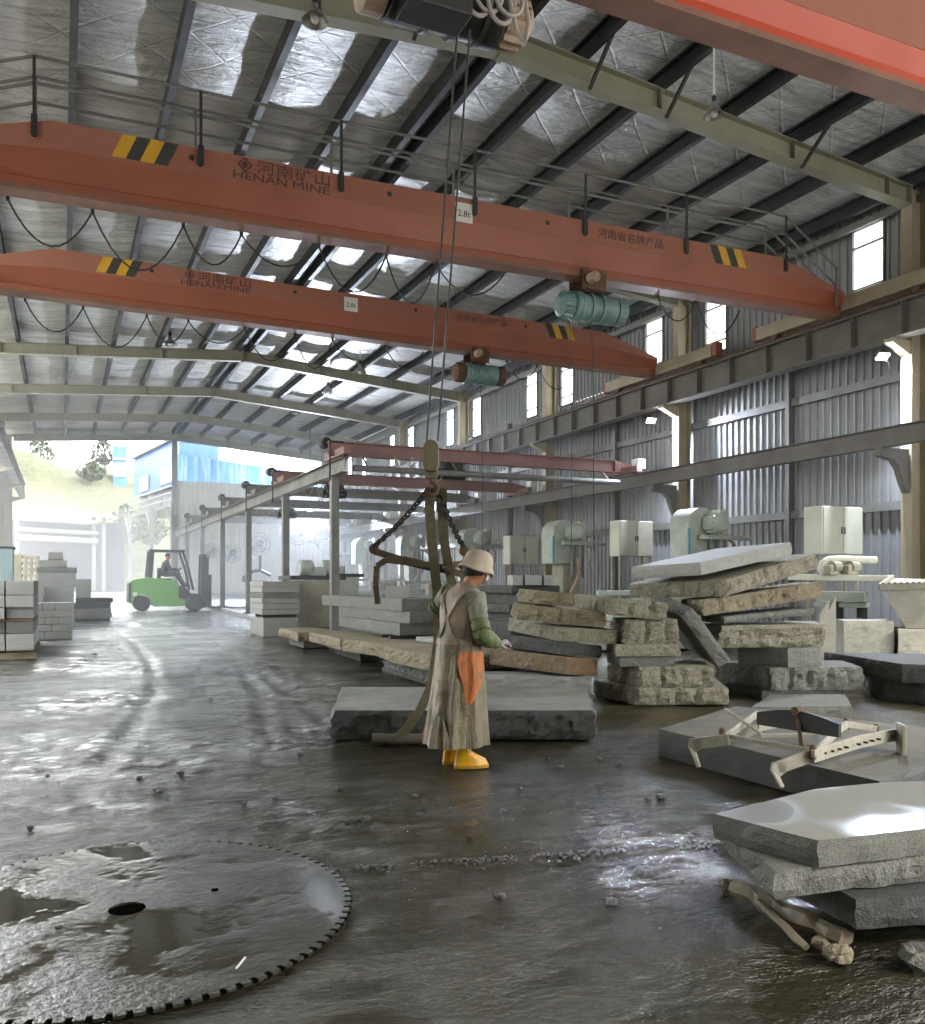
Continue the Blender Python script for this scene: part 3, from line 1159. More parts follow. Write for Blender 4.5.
# ================================================================ inner runway and light bridges
ZRAIL = CAMH + 2.6
XI = 5.4
m = MB()
m.ibeam((XI, 17.8, ZRAIL - 0.16), (XI, YG - 0.5, ZRAIL - 0.16), 0.32, 0.2, 0.018, 0.012)
tag(m.build('inner_runway_beam', M['runway']), 'grey runway beam on the row of posts beside the aisle', 'runway beam', kind='structure')
YP = [18.6, 23.2, 28.3, 33.3, 38.4, 43.4]
for i, y in enumerate(YP):
    m = MB()
    m.box((XI, y, (fl(y) + ZRAIL - 0.32) / 2), (0.17, 0.17, ZRAIL - 0.32 - fl(y)))
    m.box((XI, y, fl(y) + 0.12), (0.3, 0.3, 0.03))
    m.box((XI, y, ZRAIL - 0.335), (0.3, 0.3, 0.03))
    tag(m.build('runway_post_column', M['steel']), f'square grey post under the inner runway, {ORD[i]} from the near end', 'post', 'inner runway posts', 'structure')
XJ = 12.75
m = MB()
m.ibeam((XJ, 4.6, ZRAIL - 0.16), (XJ, YG - 0.5, ZRAIL - 0.16), 0.33, 0.18, 0.018, 0.012)
tag(m.build('lower_runway_beam', M['runway']), 'brown grey lower runway beam bracketed off the right columns', 'runway beam', kind='structure')
for i, y in enumerate(YF):
    m = MB()
    z = ZRAIL - 0.33
    m.prism([(XJ - 0.12, y - 0.07, z), (13.3, y - 0.07, z), (13.3, y - 0.07, z - 0.75), (13.2, y - 0.07, z - 0.6), (13.08, y - 0.07, z - 0.32), (12.95, y - 0.07, z - 0.2), (XJ - 0.12, y - 0.07, z - 0.14)], (0, 0.14, 0))
    tag(m.build('runway_corbel_beam', M['runway']), f'corbel under the lower right runway on the {ORD[i]} column', 'bracket', 'lower runway corbels', 'structure')


def bridge(y, mat, label, h=0.3, trolley=True):
    root = thing('light_bridge_crane', label, 'crane', ((XI + XJ) / 2, y, ZRAIL), 0, 'light bridge cranes')
    z = ZRAIL + 0.25
    m = MB()
    m.ibeam((XI - 0.2, y, z), (XJ - 0.25, y, z), h, 0.18, 0.02, 0.012)
    m.prism([(XJ - 0.25, y - 0.09, z - h / 2), (XJ - 0.25, y - 0.09, z + h / 2), (XJ + 0.35, y - 0.09, z + 0.02), (XJ + 0.35, y - 0.09, z - h / 2)], (0, 0.18, 0))
    m.build('bridge_beam', mat, root)
    for x in (XI, XJ):
        e = MB().box((x, y, ZRAIL + 0.13), (0.16, 1.5, 0.16), bevel=0.01).build('end_truck', mat, root)
        for sy in (-1, 1):
            MB().lathe([(0.02, -0.04), (0.08, -0.04), (0.08, 0.04), (0.02, 0.04)], (x, y + sy * 0.55, ZRAIL + 0.085), (1, 0, 0), 14).build('wheel', M['rust'], e)
    MB().lathe([(0.1, -0.15), (0.12, -0.12), (0.12, 0.12), (0.1, 0.15)], (XI - 0.15, y + 0.4, ZRAIL + 0.42), (0, 1, 0), 14).build('drive_motor', M['black'], root)
    MB().box((XJ + 0.3, y - 0.3, ZRAIL + 0.3), (0.22, 0.3, 0.26), bevel=0.02).build('drive_box', M['white'], root)
    m = MB()
    m.tube([(XI - 0.3, y - 0.5, ZRAIL + 0.32), (XI - 0.3, y - 0.5, ZRAIL - 0.5)], 0.02, 6)
    m.tube([(XI - 0.3, y - 0.5, ZRAIL + 0.32), (XI, y - 0.5, ZRAIL + 0.32)], 0.02, 6)
    m.build('collector_arm', M['black'], root)  # black collector arm beside the aisle runway
    if trolley:
        xt = XI + 1.4 + (y * 1.7) % 1.5
        t = MB()
        t.box((xt, y, z - h / 2 - 0.1), (0.5, 0.3, 0.16), bevel=0.02)
        t.lathe([(0.1, -0.35), (0.12, -0.32), (0.12, 0.32), (0.1, 0.35)], (xt, y, z - h / 2 - 0.27), (1, 0, 0), 14)
        t.build('trolley_hoist', M['black'], root)
        m = MB()
        for q in range(3):
            m.tube(sag((xt - 1.4 + q * 0.42, y - 0.1, z - 0.1), (xt - 1.0 + q * 0.42, y - 0.1, z - 0.1), 0.3 + 0.1 * q, 8), 0.014, 5)
        m.build('festoon_cable', M['cable_grey'], root)
    return root


bridge(18.4, M['pink'], 'faded pink light bridge crane above the worker, nearest of its row')
bridge(23.9, M['pink'], 'faded pink light bridge crane just behind the nearest one')
bridge(27.6, M['steel'], 'grey light bridge crane behind the pink pair', trolley=False)
bridge(32.2, M['steel'], 'grey light bridge crane in mid hall, fourth of its row')
bridge(37.0, M['steel'], 'grey light bridge crane far back, fifth of its row', trolley=False)
bridge(41.8, M['steel'], 'grey light bridge crane nearest the far gable', trolley=False)
# pale pipe slung below the first bridge
m = MB()
a, b = PY(345, 463, 17.9), PY(620, 486, 17.9)
z = (a.z + b.z) / 2
m.tube([(a.x + 0.2, 17.95, z), (b.x, 17.95, z)], 0.07, 12)
for x in (a.x + 0.5, a.x + 2.6, b.x - 0.3):
    m.bar((x, 17.95, z + 0.06), (x, 18.22, ZRAIL + 0.07), 0.03, 0.03)
tag(m.build('hanging_pipe', M['steel']), 'long pale grey pipe hung level below the nearest pink bridge', 'pipe')

# ================================================================ lamps
shade_m = paint('lamp_shade_grey', lin(150, 150, 146), lin(110, 108, 102), 0.4, 0.3)
bulb_m = paint('lamp_glass', lin(225, 225, 220), lin(190, 190, 185), 0.3)


def bay_lamp(p, label, drop=0.9, s=1.0):
    root = thing('high_bay_lamp', label, 'lamp', p, 0, 'hanging high bay lamps')
    p = Vector(p)
    m = MB()
    m.lathe([(0.06 * s, 0.3 * s), (0.07 * s, 0.2 * s), (0.12 * s, 0.16 * s), (0.22 * s, 0.03 * s), (0.235 * s, 0.0), (0.225 * s, 0.0), (0.11 * s, 0.14 * s), (0.03 * s, 0.18 * s)], p, (0, 0, 1), 20)
    m.build('lamp_shade', shade_m, root, True)
    MB().ball(p + Vector((0, 0, 0.08 * s)), 0.085 * s, 1, 1, 1.3).build('bulb', bulb_m, root, True)
    MB().lathe([(0.05 * s, 0.3 * s), (0.05 * s, 0.42 * s), (0.02 * s, 0.46 * s)], p, (0, 0, 1), 12).build('lamp_socket', M['steel_dark'], root)
    zt = under(p.x, p.y) + 0.5
    m = MB()
    m.tube([p + Vector((0, 0, 0.45 * s)), Vector((p.x, p.y, zt))], 0.015, 6)
    m.build('lamp_rod', M['white'], root)


for px, py, d, lab in ((315, 22, 9.0, 'hanging bell lamp in front of the nearest rafter, top centre left'), (714, 116, 11.6, 'hanging bell lamp beside the nearest rafter, top right')):
    bay_lamp(P(px, py, d), lab, s=0.6)
for px, py, Y, lab in ((170, 345, 28.5, 'small bell lamp left of ridge, nearest of a receding row of three'), (157, 371, 34.3, 'small bell lamp left of ridge, middle of a receding row'), (144, 396, 40.4, 'small bell lamp left of ridge, farthest of a receding row'),
                       (360, 373, 25.8, 'small bell lamp right of ridge between the crane and second rafter'), (328, 393, 31.0, 'small bell lamp right of ridge, second in its row'), (296, 414, 37.4, 'small bell lamp right of ridge, farthest in its row')):
    p = PY(px, py, Y)
    bay_lamp(p, lab, s=0.9)

# lit flood lamps on the right columns
led = emit('cool_led', (0.84, 0.9, 1.0), 160.0)


def flood(p, label, energy, aim, hung=False):
    p = Vector(p)
    root = thing('flood_lamp', label, 'flood lamp', p, 0, 'lit flood lamps')
    d = (Vector(aim) - p).normalized()
    q = d.to_track_quat('-Z', 'Y').to_matrix().to_4x4()
    MB().box(p - d * 0.035, (0.22, 0.16, 0.05), q, bevel=0.008).build('lamp_housing', M['steel'], root)
    MB().box(p - d * 0.004, (0.19, 0.13, 0.006), q).build('lamp_panel', led, root)
    m = MB()
    m.tube([p - d * 0.06, p - d * 0.08 + Vector((0.15, 0, -0.1)), Vector((13.28, p.y + 0.1, p.z - 0.25))] if not hung else [p - d * 0.06, Vector((p.x, p.y, under(p.x, p.y) + 0.3))], 0.018, 6)
    m.build('lamp_mount', M['steel_dark'], root)
    L = bpy.data.lights.new('flood_light', 'SPOT')
    L.energy = energy
    L.spot_size = math.radians(150)
    L.spot_blend = 0.6
    L.shadow_soft_size = 0.1
    L.color = (0.74, 0.83, 1.0)
    o = bpy.data.objects.new('flood_light', L)
    COL.objects.link(o)
    o.matrix_world = Matrix.Translation(p + d * 0.03) @ q
    o.parent = root
    o.matrix_parent_inverse = Matrix.Translation(p).inverted()
    return root


flood(PX(883, 357, 12.95), 'lit white flood lamp on the right column nearest the camera', 330, (12.0, 7.0, 0))
flood(PX(651, 421, 12.95), 'lit white flood lamp on the second right column', 330, (12.0, 13.2, 0))
flood(PX(310, 511, 10.4), 'lit white flood lamp far back among the machines', 2600, (6, 28, 0.6), True)
# ================================================================ stone slabs
M['granite'] = stone('grey_granite', lin(140, 140, 132), lin(104, 104, 97), 150, 0.7)
M['granite_tan'] = stone('weathered_tan_granite', lin(176, 166, 140), lin(132, 122, 98), 120, 0.9, stain=lin(128, 108, 84), stain_amt=0.35)
M['granite_dark'] = stone('dark_wet_granite', lin(82, 82, 78), lin(56, 56, 53), 160, 0.6, 0.5)
M['granite_pale'] = stone('pale_sawn_granite', lin(158, 158, 152), lin(132, 132, 127), 170, 0.2, 0.7)
M['granite_brown'] = stone('brown_stained_granite', lin(158, 138, 110), lin(112, 98, 78), 120, 0.8, stain=lin(134, 104, 76), stain_amt=0.6)
M['granite_rough'] = stone('split_granite', lin(188, 182, 162), lin(136, 130, 112), 110, 1.0)


def wet_top():
    k = N('wet_sawn_granite')
    v = k.coord()
    w = k.n('TexWave')
    g = k.noise(v, 190, 2, 0.7)
    water = k.mapr(k.noise(v, 1.1, 2, 0.4, 0.3), 0.44, 0.5, 0, 1)
    geo = k.n('NewGeometry')
    sep = k.n('SeparateXYZ')
    k.l(geo.outputs['Normal'], sep.inputs[0])
    top = k.mapr(sep.outputs[2], 0.8, 0.95, 0, 1)
    base = k.mix(k.mapr(g, 0.42, 0.6, 0, 1), lin(88, 88, 82), lin(126, 126, 118))
    slurry = k.mix(water, lin(116, 113, 100), lin(98, 98, 93))
    col = k.mix(k.math('MULTIPLY', top, 0.85), base, slurry)
    wet = k.math('MULTIPLY', top, water)
    rough = k.mapr(wet, 0, 1, 0.75, 0.3)
    h = k.math('MULTIPLY', g, k.math('SUBTRACT', 1.0, top))
    k.bsdf(col, rough, 0, k.bump(h, 0.5, 0.02), 0.35)
    return k.m


M['granite_wet'] = wet_top()


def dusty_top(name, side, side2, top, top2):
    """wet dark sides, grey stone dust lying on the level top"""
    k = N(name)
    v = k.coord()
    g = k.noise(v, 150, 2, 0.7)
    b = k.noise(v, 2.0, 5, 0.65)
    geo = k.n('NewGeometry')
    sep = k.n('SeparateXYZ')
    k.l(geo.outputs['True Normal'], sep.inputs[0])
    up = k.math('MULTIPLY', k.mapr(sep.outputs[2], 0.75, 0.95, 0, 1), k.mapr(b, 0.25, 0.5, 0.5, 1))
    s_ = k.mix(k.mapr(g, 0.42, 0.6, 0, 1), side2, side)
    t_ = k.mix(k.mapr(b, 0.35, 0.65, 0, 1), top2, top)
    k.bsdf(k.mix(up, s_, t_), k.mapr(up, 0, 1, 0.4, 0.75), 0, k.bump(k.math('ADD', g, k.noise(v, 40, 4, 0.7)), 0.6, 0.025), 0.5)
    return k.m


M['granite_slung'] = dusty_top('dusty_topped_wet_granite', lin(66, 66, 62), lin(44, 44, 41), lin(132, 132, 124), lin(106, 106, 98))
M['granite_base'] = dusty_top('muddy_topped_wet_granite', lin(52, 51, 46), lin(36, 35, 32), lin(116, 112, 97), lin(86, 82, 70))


def fray(p, amp, f):
    q = Vector(p) * f
    return Vector((mnoise.noise(q), mnoise.noise(q + Vector((17.3, 5.1, 2.2))), mnoise.noise(q + Vector((3.7, 31.4, 9.1))))) * amp


def slab_mesh(top, thick, rough=0.02, seg=0.06, n=None, drill=False):
    """top: loop of world points (any convex loop); extruded down its normal, with frayed split sides"""
    top = [Vector(p) for p in top]
    nn = Vector((0, 0, 0))
    for i in range(len(top)):
        a, b = top[i], top[(i + 1) % len(top)]
        nn += Vector(((a.y - b.y) * (a.z + b.z), (a.z - b.z) * (a.x + b.x), (a.x - b.x) * (a.y + b.y)))
    nn.normalize()
    if nn.z < 0:
        nn = -nn
        top = list(reversed(top))
    cen = sum(top, Vector()) / len(top)
    loop = []
    for i in range(len(top)):
        a, b = top[i], top[(i + 1) % len(top)]
        k = max(1, min(60, int((b - a).length / seg)))
        for j in range(k):
            loop.append(a.lerp(b, j / k))
    rows = max(3, int(thick / 0.045) + 1)
    m = MB()
    rings = []
    for r in range(rows + 1):
        t = r / rows
        ring = []
        for i, p in enumerate(loop):
            q = p - nn * (thick * t)
            out = (p - cen)
            out -= nn * out.dot(nn)
            out.normalize()
            edge = 1.0 if 0 < r < rows else 0.55
            w = fray(q, rough * 1.1, 3.1) + fray(q, rough * 0.7, 9.0) + fray(q, rough * 0.8, 23.0)
            w2 = w - nn * w.dot(nn) * (0.9 if r in (0, rows) else 0.3)
            if r in (0, rows):
                q = q - out * rough * 0.7
            if drill and 0 < r < rows:
                w2 -= out * rough * 1.1 * (1 if (i % 4) == 0 else 0)
            ring.append(q + w2 * edge)
        rings.append(ring)
    # chamfered lip then flat caps
    m.loft(list(reversed(rings)))
    return m


def slab(label, C, E1, E2, yb=None, th=None, mat='granite', rough=0.02, group=None, extra=None, name='stone_slab', drill=False, lift=0.0, seg=0.06):
    """C, E1, E2: (pixel x, pixel y of the top edge, distance) of the near corner, the end of its
    front edge and the end of its side edge; yb: pixel y of the bottom edge below C"""
    pc, p1, p2 = P(*C), P(*E1), P(*E2)
    if th is None:
        th = (yb - C[1]) / FP * C[2]
    p4 = p1 + p2 - pc
    top = [pc, p1, p4, p2]
    if extra:
        top = extra(pc, p1, p4, p2)
    if lift:
        top = [p + Vector((0, 0, lift)) for p in top]
    o = slab_mesh(top, th - 0.006, rough, drill=drill, seg=seg).build(name, M[mat])
    return tag(o, label, 'stone slab', group, 'thing')


def level(z, *pts):
    """pixel columns with distances placed on one level (z above world zero)"""
    return [Vector((*P(px, 0, d)[:2], z)) for px, d in pts]


def lslab(label, z1, z0, pts, mat='granite', rough=0.02, group=None, drill=False, seg=0.06, name='stone_slab'):
    """level slab between heights z0 and z1; pts = (pixel x, distance) corners"""
    o = slab_mesh(level(z1, *pts), z1 - z0 - 0.004, rough, drill=drill, seg=seg).build(name, M[mat])
    return tag(o, label, 'stone slab', group, 'thing')


def zat(py, d):
    return CAMH + (HYP - py) / FP * d


# --- the long slab being slung, behind the worker
zf = fl(7.6)
z1 = zat(711, 8.1)
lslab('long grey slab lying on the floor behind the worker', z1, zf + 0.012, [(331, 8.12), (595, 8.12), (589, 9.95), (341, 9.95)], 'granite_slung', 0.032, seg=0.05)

# --- stack S2: rough slabs just right of centre
d = 10.27
g2 = 'split slabs stacked right of the worker'
ys = [707.5, 688.5, 667, 656.5, 644.5, 619.5]
zs = [zat(y, d) for y in ys]
zs[0] = fl(8.6) + 0.01
lslab('pale split slab at the very bottom of the centre right stack', zs[1], zs[0], [(634, d), (729, d + 0.05), (716, d + 1.2), (592, d + 0.9)], 'granite_rough', 0.03, g2, True)
lslab('pale split slab second from bottom of the centre right stack', zs[2], zs[1], [(638, d), (713, d + 0.05), (702, d + 1.1), (608, d + 0.7)], 'granite_rough', 0.03, g2, True)
lslab('thin grey slab in the middle of the centre right stack', zs[3], zs[2], [(620, d), (675, d + 0.05), (668, d + 0.9), (606, d + 0.6)], 'granite', 0.015, g2)
lslab('pale grey slab on the thin one in the centre right stack', zs[4], zs[3], [(616, d - 0.05), (681, d + 0.02), (668, d + 0.9), (606, d + 0.6)], 'granite_rough', 0.015, g2)
lslab('thick drill marked slab second from top of the centre right stack', zs[5], zs[4], [(624, d), (679, d + 0.05), (664, d + 0.9), (611, d + 0.6)], 'granite_rough', 0.03, g2, True)
slab('pale split slab tilted on top of the centre right stack', (610, 596.5, d - 0.08), (668, 603, d), (575, 593.5, d + 1.1), th=0.215, mat='granite_rough', rough=0.03, group=g2, drill=True)

# --- stack S1: left of it, straight behind the worker's hand
d = 10.35
g1 = 'weathered slabs stacked behind the worker'
tilt = 0.9
zb_ = fl(9.5) + 0.01
lslab('pale slab at the bottom of the stack behind the worker', zat(677, d - 0.1), zb_, [(482, d + 0.1), (590, d - 0.1), (578, d + 0.6), (480, d + 0.55)], 'granite_pale', 0.02, g1)
slab('brown stained slab near the bottom of the stack behind the worker', (567, 657, d - 0.12), (598, 659, d + 0.1), (490, 648, d + 0.7), yb=675, mat='granite_brown', rough=0.02, group=g1)
slab('dark grey slab above the brown one behind the worker', (570, 642.5, d - 0.1), (603, 646, d + 0.15), (492, 633, d + 0.8), yb=656, mat='granite_dark', rough=0.02, group=g1)
slab('grey slab with pale split end in the stack behind the worker', (560, 627.5, d - 0.1), (619, 630.5, d + 0.05), (508, 617.5, d + 0.9), yb=642, mat='granite_rough', rough=0.02, group=g1, drill=True)
slab('long pitted slab second from top behind the worker', (517, 604, d), (606, 612.5, d), (513, 602, d + 0.45), yb=620, mat='granite_tan', rough=0.03, group=g1, drill=True)
slab('short pitted slab on top of the stack behind the worker', (538, 590.5, d + 0.02), (575, 594, d + 0.02), (518, 588.5, d + 0.5), yb=604.5, mat='granite_tan', rough=0.03, group=g1, drill=True)

# --- the slab leaning on the stack
tn, tf_ = P(693, 608, 10.5), P(660, 592.7, 11.6)
bn = P(731, 660, 10.5)
along = (bn - tn).normalized()
back = (tf_ - tn)
nrm = along.cross(back).normalized()
if nrm.x < 0:
    nrm = -nrm
m = slab_mesh([tn, tn + along * (bn - tn).length, bn + back, tf_], 0.17, 0.018)
o = m.build('stone_slab', M['granite'])
tag(o, 'tan topped slab leaning steeply against the centre right stack', 'stone slab', kind='thing')

# --- big pile R: tilted slabs over level ones
gr = 'big pile of slabs at the right'
d = 10.75
zz = [fl(8) + 0.01, zat(691, d), zat(668, d), zat(648.5, d), zat(625.5, d)]
lslab('half hidden slab at the bottom of the big right pile', zz[1], zz[0], [(761, d), (842, d + 0.1), (838, d + 1.2), (722, d + 0.9)], 'granite_dark', 0.02, gr)
lslab('wide drill marked slab jutting right in the big right pile', zz[2], zz[1], [(769, d), (863, d + 0.1), (843, d + 1.05), (713, d + 1.0)], 'granite', 0.03, gr, True)
lslab('grey sawn slab on the wide jutting one in the big right pile', zz[3], zz[2], [(788, d + 0.02), (821, d + 0.2), (812, d + 1.2), (738, d + 0.5)], 'granite', 0.01, gr)
lslab('long rough grey slab mid height in the big right pile', zz[4], zz[3], [(719, d + 0.05), (826, d + 0.2), (815, d + 1.3), (703, d + 0.8)], 'granite_rough', 0.035, gr)
slab('thin buckled slab under the tan ones in the big right pile', (722, 617, d), (815, 608, d + 0.4), (700, 615, d + 0.6), th=0.09, mat='granite', rough=0.03, group=gr)
slab('yellowish tan slab tilted in the upper right pile', (700, 600.5, d - 0.02), (821, 582, d + 0.5), (680, 599.5, d + 0.9), th=0.2, mat='granite_tan', rough=0.025, group=gr, drill=True)
slab('drill marked tilted slab second from top of the big right pile', (722, 581, d - 0.05), (818, 553, d + 0.7), (628, 584, d + 1.2), th=0.205, mat='granite_rough', rough=0.025, group=gr, drill=True)
slab('smooth tilted slab topping the big right pile', (700, 564, d), (791, 543.6, d + 0.6), (631, 568.6, d + 1.0), th=0.165, mat='granite_pale', rough=0.01, group=gr, lift=0.02)

# --- dark slabs at the right edge
d = 10.5
za, zb2 = zat(664, d), zat(683, d)
lslab('dark slab at the right edge, lower of two', zb2, fl(7.3) + 0.01, [(877, d + 0.5), (985, d - 0.6), (985, d + 0.9), (862, d + 1.9)], 'granite_dark', 0.015)
lslab('dark slab at the right edge, upper of two', za, zb2, [(902, d), (985, d - 0.4), (965, d + 1.3), (824, d + 1.75)], 'granite_dark', 0.015)

# --- dark slab carrying the white clamp, and the pale one behind it
zt = CAMH - 1.276
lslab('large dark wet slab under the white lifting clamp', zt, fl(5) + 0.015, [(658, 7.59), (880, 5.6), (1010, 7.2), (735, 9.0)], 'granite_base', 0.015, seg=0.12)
lslab('pale slab lying behind the dark one with the clamp', zat(712, 8.9), fl(7.2) + 0.01, [(751, 9.25), (852, 9.3), (845, 10.3), (770, 10.3)], 'granite', 0.015)

# --- near stack at the lower right, wet top slab
gs = 'slabs stacked at the lower right corner'
Z0 = fl(2.9)
top = [P(713, 814, 4.1), P(819, 841, 3.67), P(935, 829, 3.86), P(1040, 815, 4.2), P(925, 781, 4.78), P(885, 782, 4.75), P(814, 788.5, 4.6)]
zt2 = CAMH - 1.085
top = [Vector((p.x, p.y, zt2)) for p in top]
o = slab_mesh(top, 0.113, 0.012, seg=0.05).build('stone_slab', M['granite_wet'])
tag(o, 'big slab with a wet shiny top, topmost at the lower right', 'stone slab', gs, 'thing')
zA, zB = zt2 - 0.116, zt2 - 0.236
lslab('broken edged slab second from top at the lower right', zA, zB, [(773, 3.63), (960, 3.9), (1010, 4.7), (745, 4.55), (724, 4.25)], 'granite', 0.025, gs, seg=0.05)
zC = zB - 0.128
lslab('dark slab low in the stack at the lower right', zB - 0.003, zC, [(856, 3.64), (1000, 3.75), (1030, 4.7), (760, 4.4), (770, 4.2)], 'granite_dark', 0.02, gs, seg=0.06)
lslab('dark bearer slab hidden under the stack at the lower right', zC - 0.003, Z0 + 0.005, [(905, 4.05), (1000, 4.05), (1000, 4.6), (800, 4.55)], 'granite_dark', 0.02, gs, seg=0.08)
# splintered timber and rubble the stack sits on
wood = paint('wet_splintered_wood', lin(120, 108, 88), lin(70, 62, 50), 0.7, 0, 8, 0.4)
def log(label, pts, r, mat, name='timber_bearer'):
    m = MB()
    pts = [Vector(p) for p in pts]
    q = []
    for i in range(len(pts) - 1):
        for k in range(5):
            q.append(pts[i].lerp(pts[i + 1], k / 5))
    q.append(pts[-1])
    rs = [r * (0.8 + 0.35 * mnoise.noise(p * 9)) for p in q]
    m.tube(q, rs, 7)
    for v in m.bm.verts:
        v.co += fray(v.co, r * 0.5, 14)
    return tag(m.build(name, mat), label, 'timber')
zz_ = (zC + Z0) / 2 + 0.01
a, b = P(735, 905, 4.25), P(845, 950, 3.68)
log('splintered timber along the left foot of the near slab stack', [(a.x, a.y, zz_ + 0.02), ((a.x + b.x) / 2, (a.y + b.y) / 2, zz_ + 0.005), (b.x, b.y, zz_ - 0.005)], 0.045, wood)
a, b = P(775, 915, 4.1), P(828, 950, 3.72)
log('pale broken stick beside the timber under the near stack', [(a.x - 0.12, a.y - 0.02, zz_ + 0.03), (b.x - 0.13, b.y, zz_ - 0.03)], 0.022, wood)


def rock(label, p, r, mat='granite', sq=(1, 1, 0.6), name='rock', cat='rock', group=None):
    m = MB()
    m.ball((0, 0, 0), r, *sq, seg=9, rings=6)
    sh = Vector((random.uniform(0, 50), random.uniform(0, 50), random.uniform(0, 50)))
    for v in m.bm.verts:
        v.co += fray(v.co + sh, r * 0.5, 1.6 / r) + fray(v.co + sh, r * 0.2, 4.5 / r)
        v.co += Vector(p)
    zmin = min(v.co.z for v in m.bm.verts)
    for v in m.bm.verts:
        v.co.z += p[2] - zmin
    return tag(m.build(name, M[mat] if isinstance(mat, str) else mat), label, cat, group)


for px, py, d, r, lab in ((727, 903, 4.35, 0.05, 'rubble lump at the left corner under the near slab stack'), (838, 955, 3.6, 0.06, 'rubble lump at the front corner under the near slab stack'), (822, 940, 3.72, 0.045, 'small rubble lump under the front of the near slab stack')):
    p = P(px, py, d)
    rock(lab, (p.x, p.y, fl(p.y) + 0.002), r, 'granite_tan')
p = Gf(921, 972)
rock('pale stone at the bottom right edge of the picture', p, 0.075, 'granite', (1.2, 1, 0.7))

# --- pile left of the worker: slabs along the inner row of posts
zB1 = CAMH - 0.93
gb = 'slabs piled along the machine side of the aisle'
def xyz(px, d, z):
    q = P(px, 0, d)
    return Vector((q.x, q.y, z))
def wslab(label, z1, z0, xy, mat, rough=0.02, group=None, drill=False, seg=0.1, name='stone_slab'):
    o = slab_mesh([Vector((x, y, z1)) for x, y in xy], z1 - z0 - 0.004, rough, drill=drill, seg=seg).build(name, M[mat])
    return tag(o, label, 'stone slab', group, 'thing')
wslab('broad broken tan slab left of the worker', zB1, zB1 - 0.2, [(4.2, 10.05), (4.12, 11.4), (4.28, 12.6), (4.12, 13.7), (5.6, 13.7), (5.75, 11.2), (5.5, 10.1)], 'granite_tan', 0.03, gb)
wslab('slab directly under the broad broken tan one', zB1 - 0.203, zB1 - 0.40, [(4.3, 10.2), (4.42, 12.6), (5.6, 12.6), (5.6, 10.2)], 'granite_dark', 0.03, gb)
wslab('bottom slab under the broad broken tan one', zB1 - 0.403, fl(11) + 0.02, [(4.45, 10.5), (4.5, 12.9), (5.5, 12.9), (5.5, 10.5)], 'granite_dark', 0.02, gb)
wslab('tan slab on the floor beyond the broad broken one', zB1 - 0.02, zB1 - 0.2, [(4.12, 13.85), (4.2, 16.2), (5.0, 16.2), (5.3, 13.85)], 'granite_tan', 0.03, gb)
wslab('dark block under the tan slab beside the aisle', zB1 - 0.203, fl(14.5) + 0.02, [(4.5, 14.0), (4.6, 15.9), (5.0, 15.9), (5.0, 14.0)], 'granite_dark', 0.03, gb)
wslab('tan end slab of the pile farthest up the aisle', CAMH - 0.98, CAMH - 1.16, [(4.1, 16.6), (4.1, 18.3), (4.9, 18.3), (4.9, 16.6)], 'granite_tan', 0.03, gb)
wslab('footing block under the farthest tan end slab', CAMH - 1.163, fl(17) + 0.02, [(4.25, 16.8), (4.25, 18.0), (4.85, 18.0), (4.85, 16.8)], 'granite', 0.02, gb)
# sawn blocks stacked on top
gt = 'sawn slabs stacked on the broad tan slab'
d0 = 14.35
zt3 = zat(634, d0)
zs = [zB1 + 0.06, zat(622.5, d0), zat(611, d0), zat(598.7, d0)]
for j, y in enumerate((13.2, 13.62)):
    wslab(f'small timber bearer under the sawn slabs, {"near" if j == 0 else "far"} one', zB1 + 0.055, zB1 + 0.004, [(4.75, y), (4.75, y + 0.08), (5.55, y + 0.08), (5.55, y)], 'granite_dark', 0.004, 'bearers under sawn slabs', name='timber_bearer')
wslab('sawn slab lowest of the three left of the worker', zs[1], zs[0], [(4.87, 13.1), (4.85, 16.4), (5.5, 16.4), (5.6, 13.1)], 'granite', 0.006, gt, seg=0.3)
wslab('sawn slab in the middle of three left of the worker', zs[2], zs[1], [(5.02, 13.05), (4.85, 16.4), (5.6, 16.4), (5.68, 13.05)], 'granite', 0.006, gt, seg=0.3)
wslab('sawn slab on top of three left of the worker', zs[3], zs[2], [(4.96, 13.25), (4.85, 17.6), (5.6, 17.6), (5.75, 13.25)], 'granite', 0.006, gt, seg=0.3)
# pale offcut beside the stack
wslab('pale flat offcut lying at the right of the broad tan slab', zB1 + 0.075, zB1 + 0.004, [(5.05, 11.6), (4.95, 12.6), (5.45, 12.7), (5.5, 11.7)], 'granite_pale', 0.01, gb)

# --- grey stack with pale blocks on it, between worker and machines
d = 12.6
gz = 'grey slabs stacked behind the weathered stack'
lv = [zat(y, d) for y in (640, 622, 613, 604.5, 593.5, 585.5)]
lv[0] = fl(11.4) + 0.02
for i, nm in enumerate(('lowest slab', 'second lowest slab', 'middle slab', 'second highest slab', 'highest slab')):
    off = (0, 4, -3, 5, 0)[i]
    lslab(f'{nm} of the dark grey stack behind the weathered one', lv[i + 1], lv[i], [(512 + off, d), (560 + off, d + 0.15), (552, d + 1.3), (470 + off, d + 1.0)], 'granite_dark', 0.015, gz)
gw = 'pale sawn blocks on the grey stack'
for i, (xa, xb) in enumerate(((513, 523), (525, 542), (544, 553))):
    lslab(f'pale sawn block on the grey stack, {("leftmost", "middle", "rightmost")[i]} of three', zat(575, d), lv[5], [(xa, d), (xb, d + 0.02), (xb - 6, d + 1.0), (xa - 6, d + 0.98)], 'granite_pale', 0.003, gw, seg=0.3, name='stone_block')
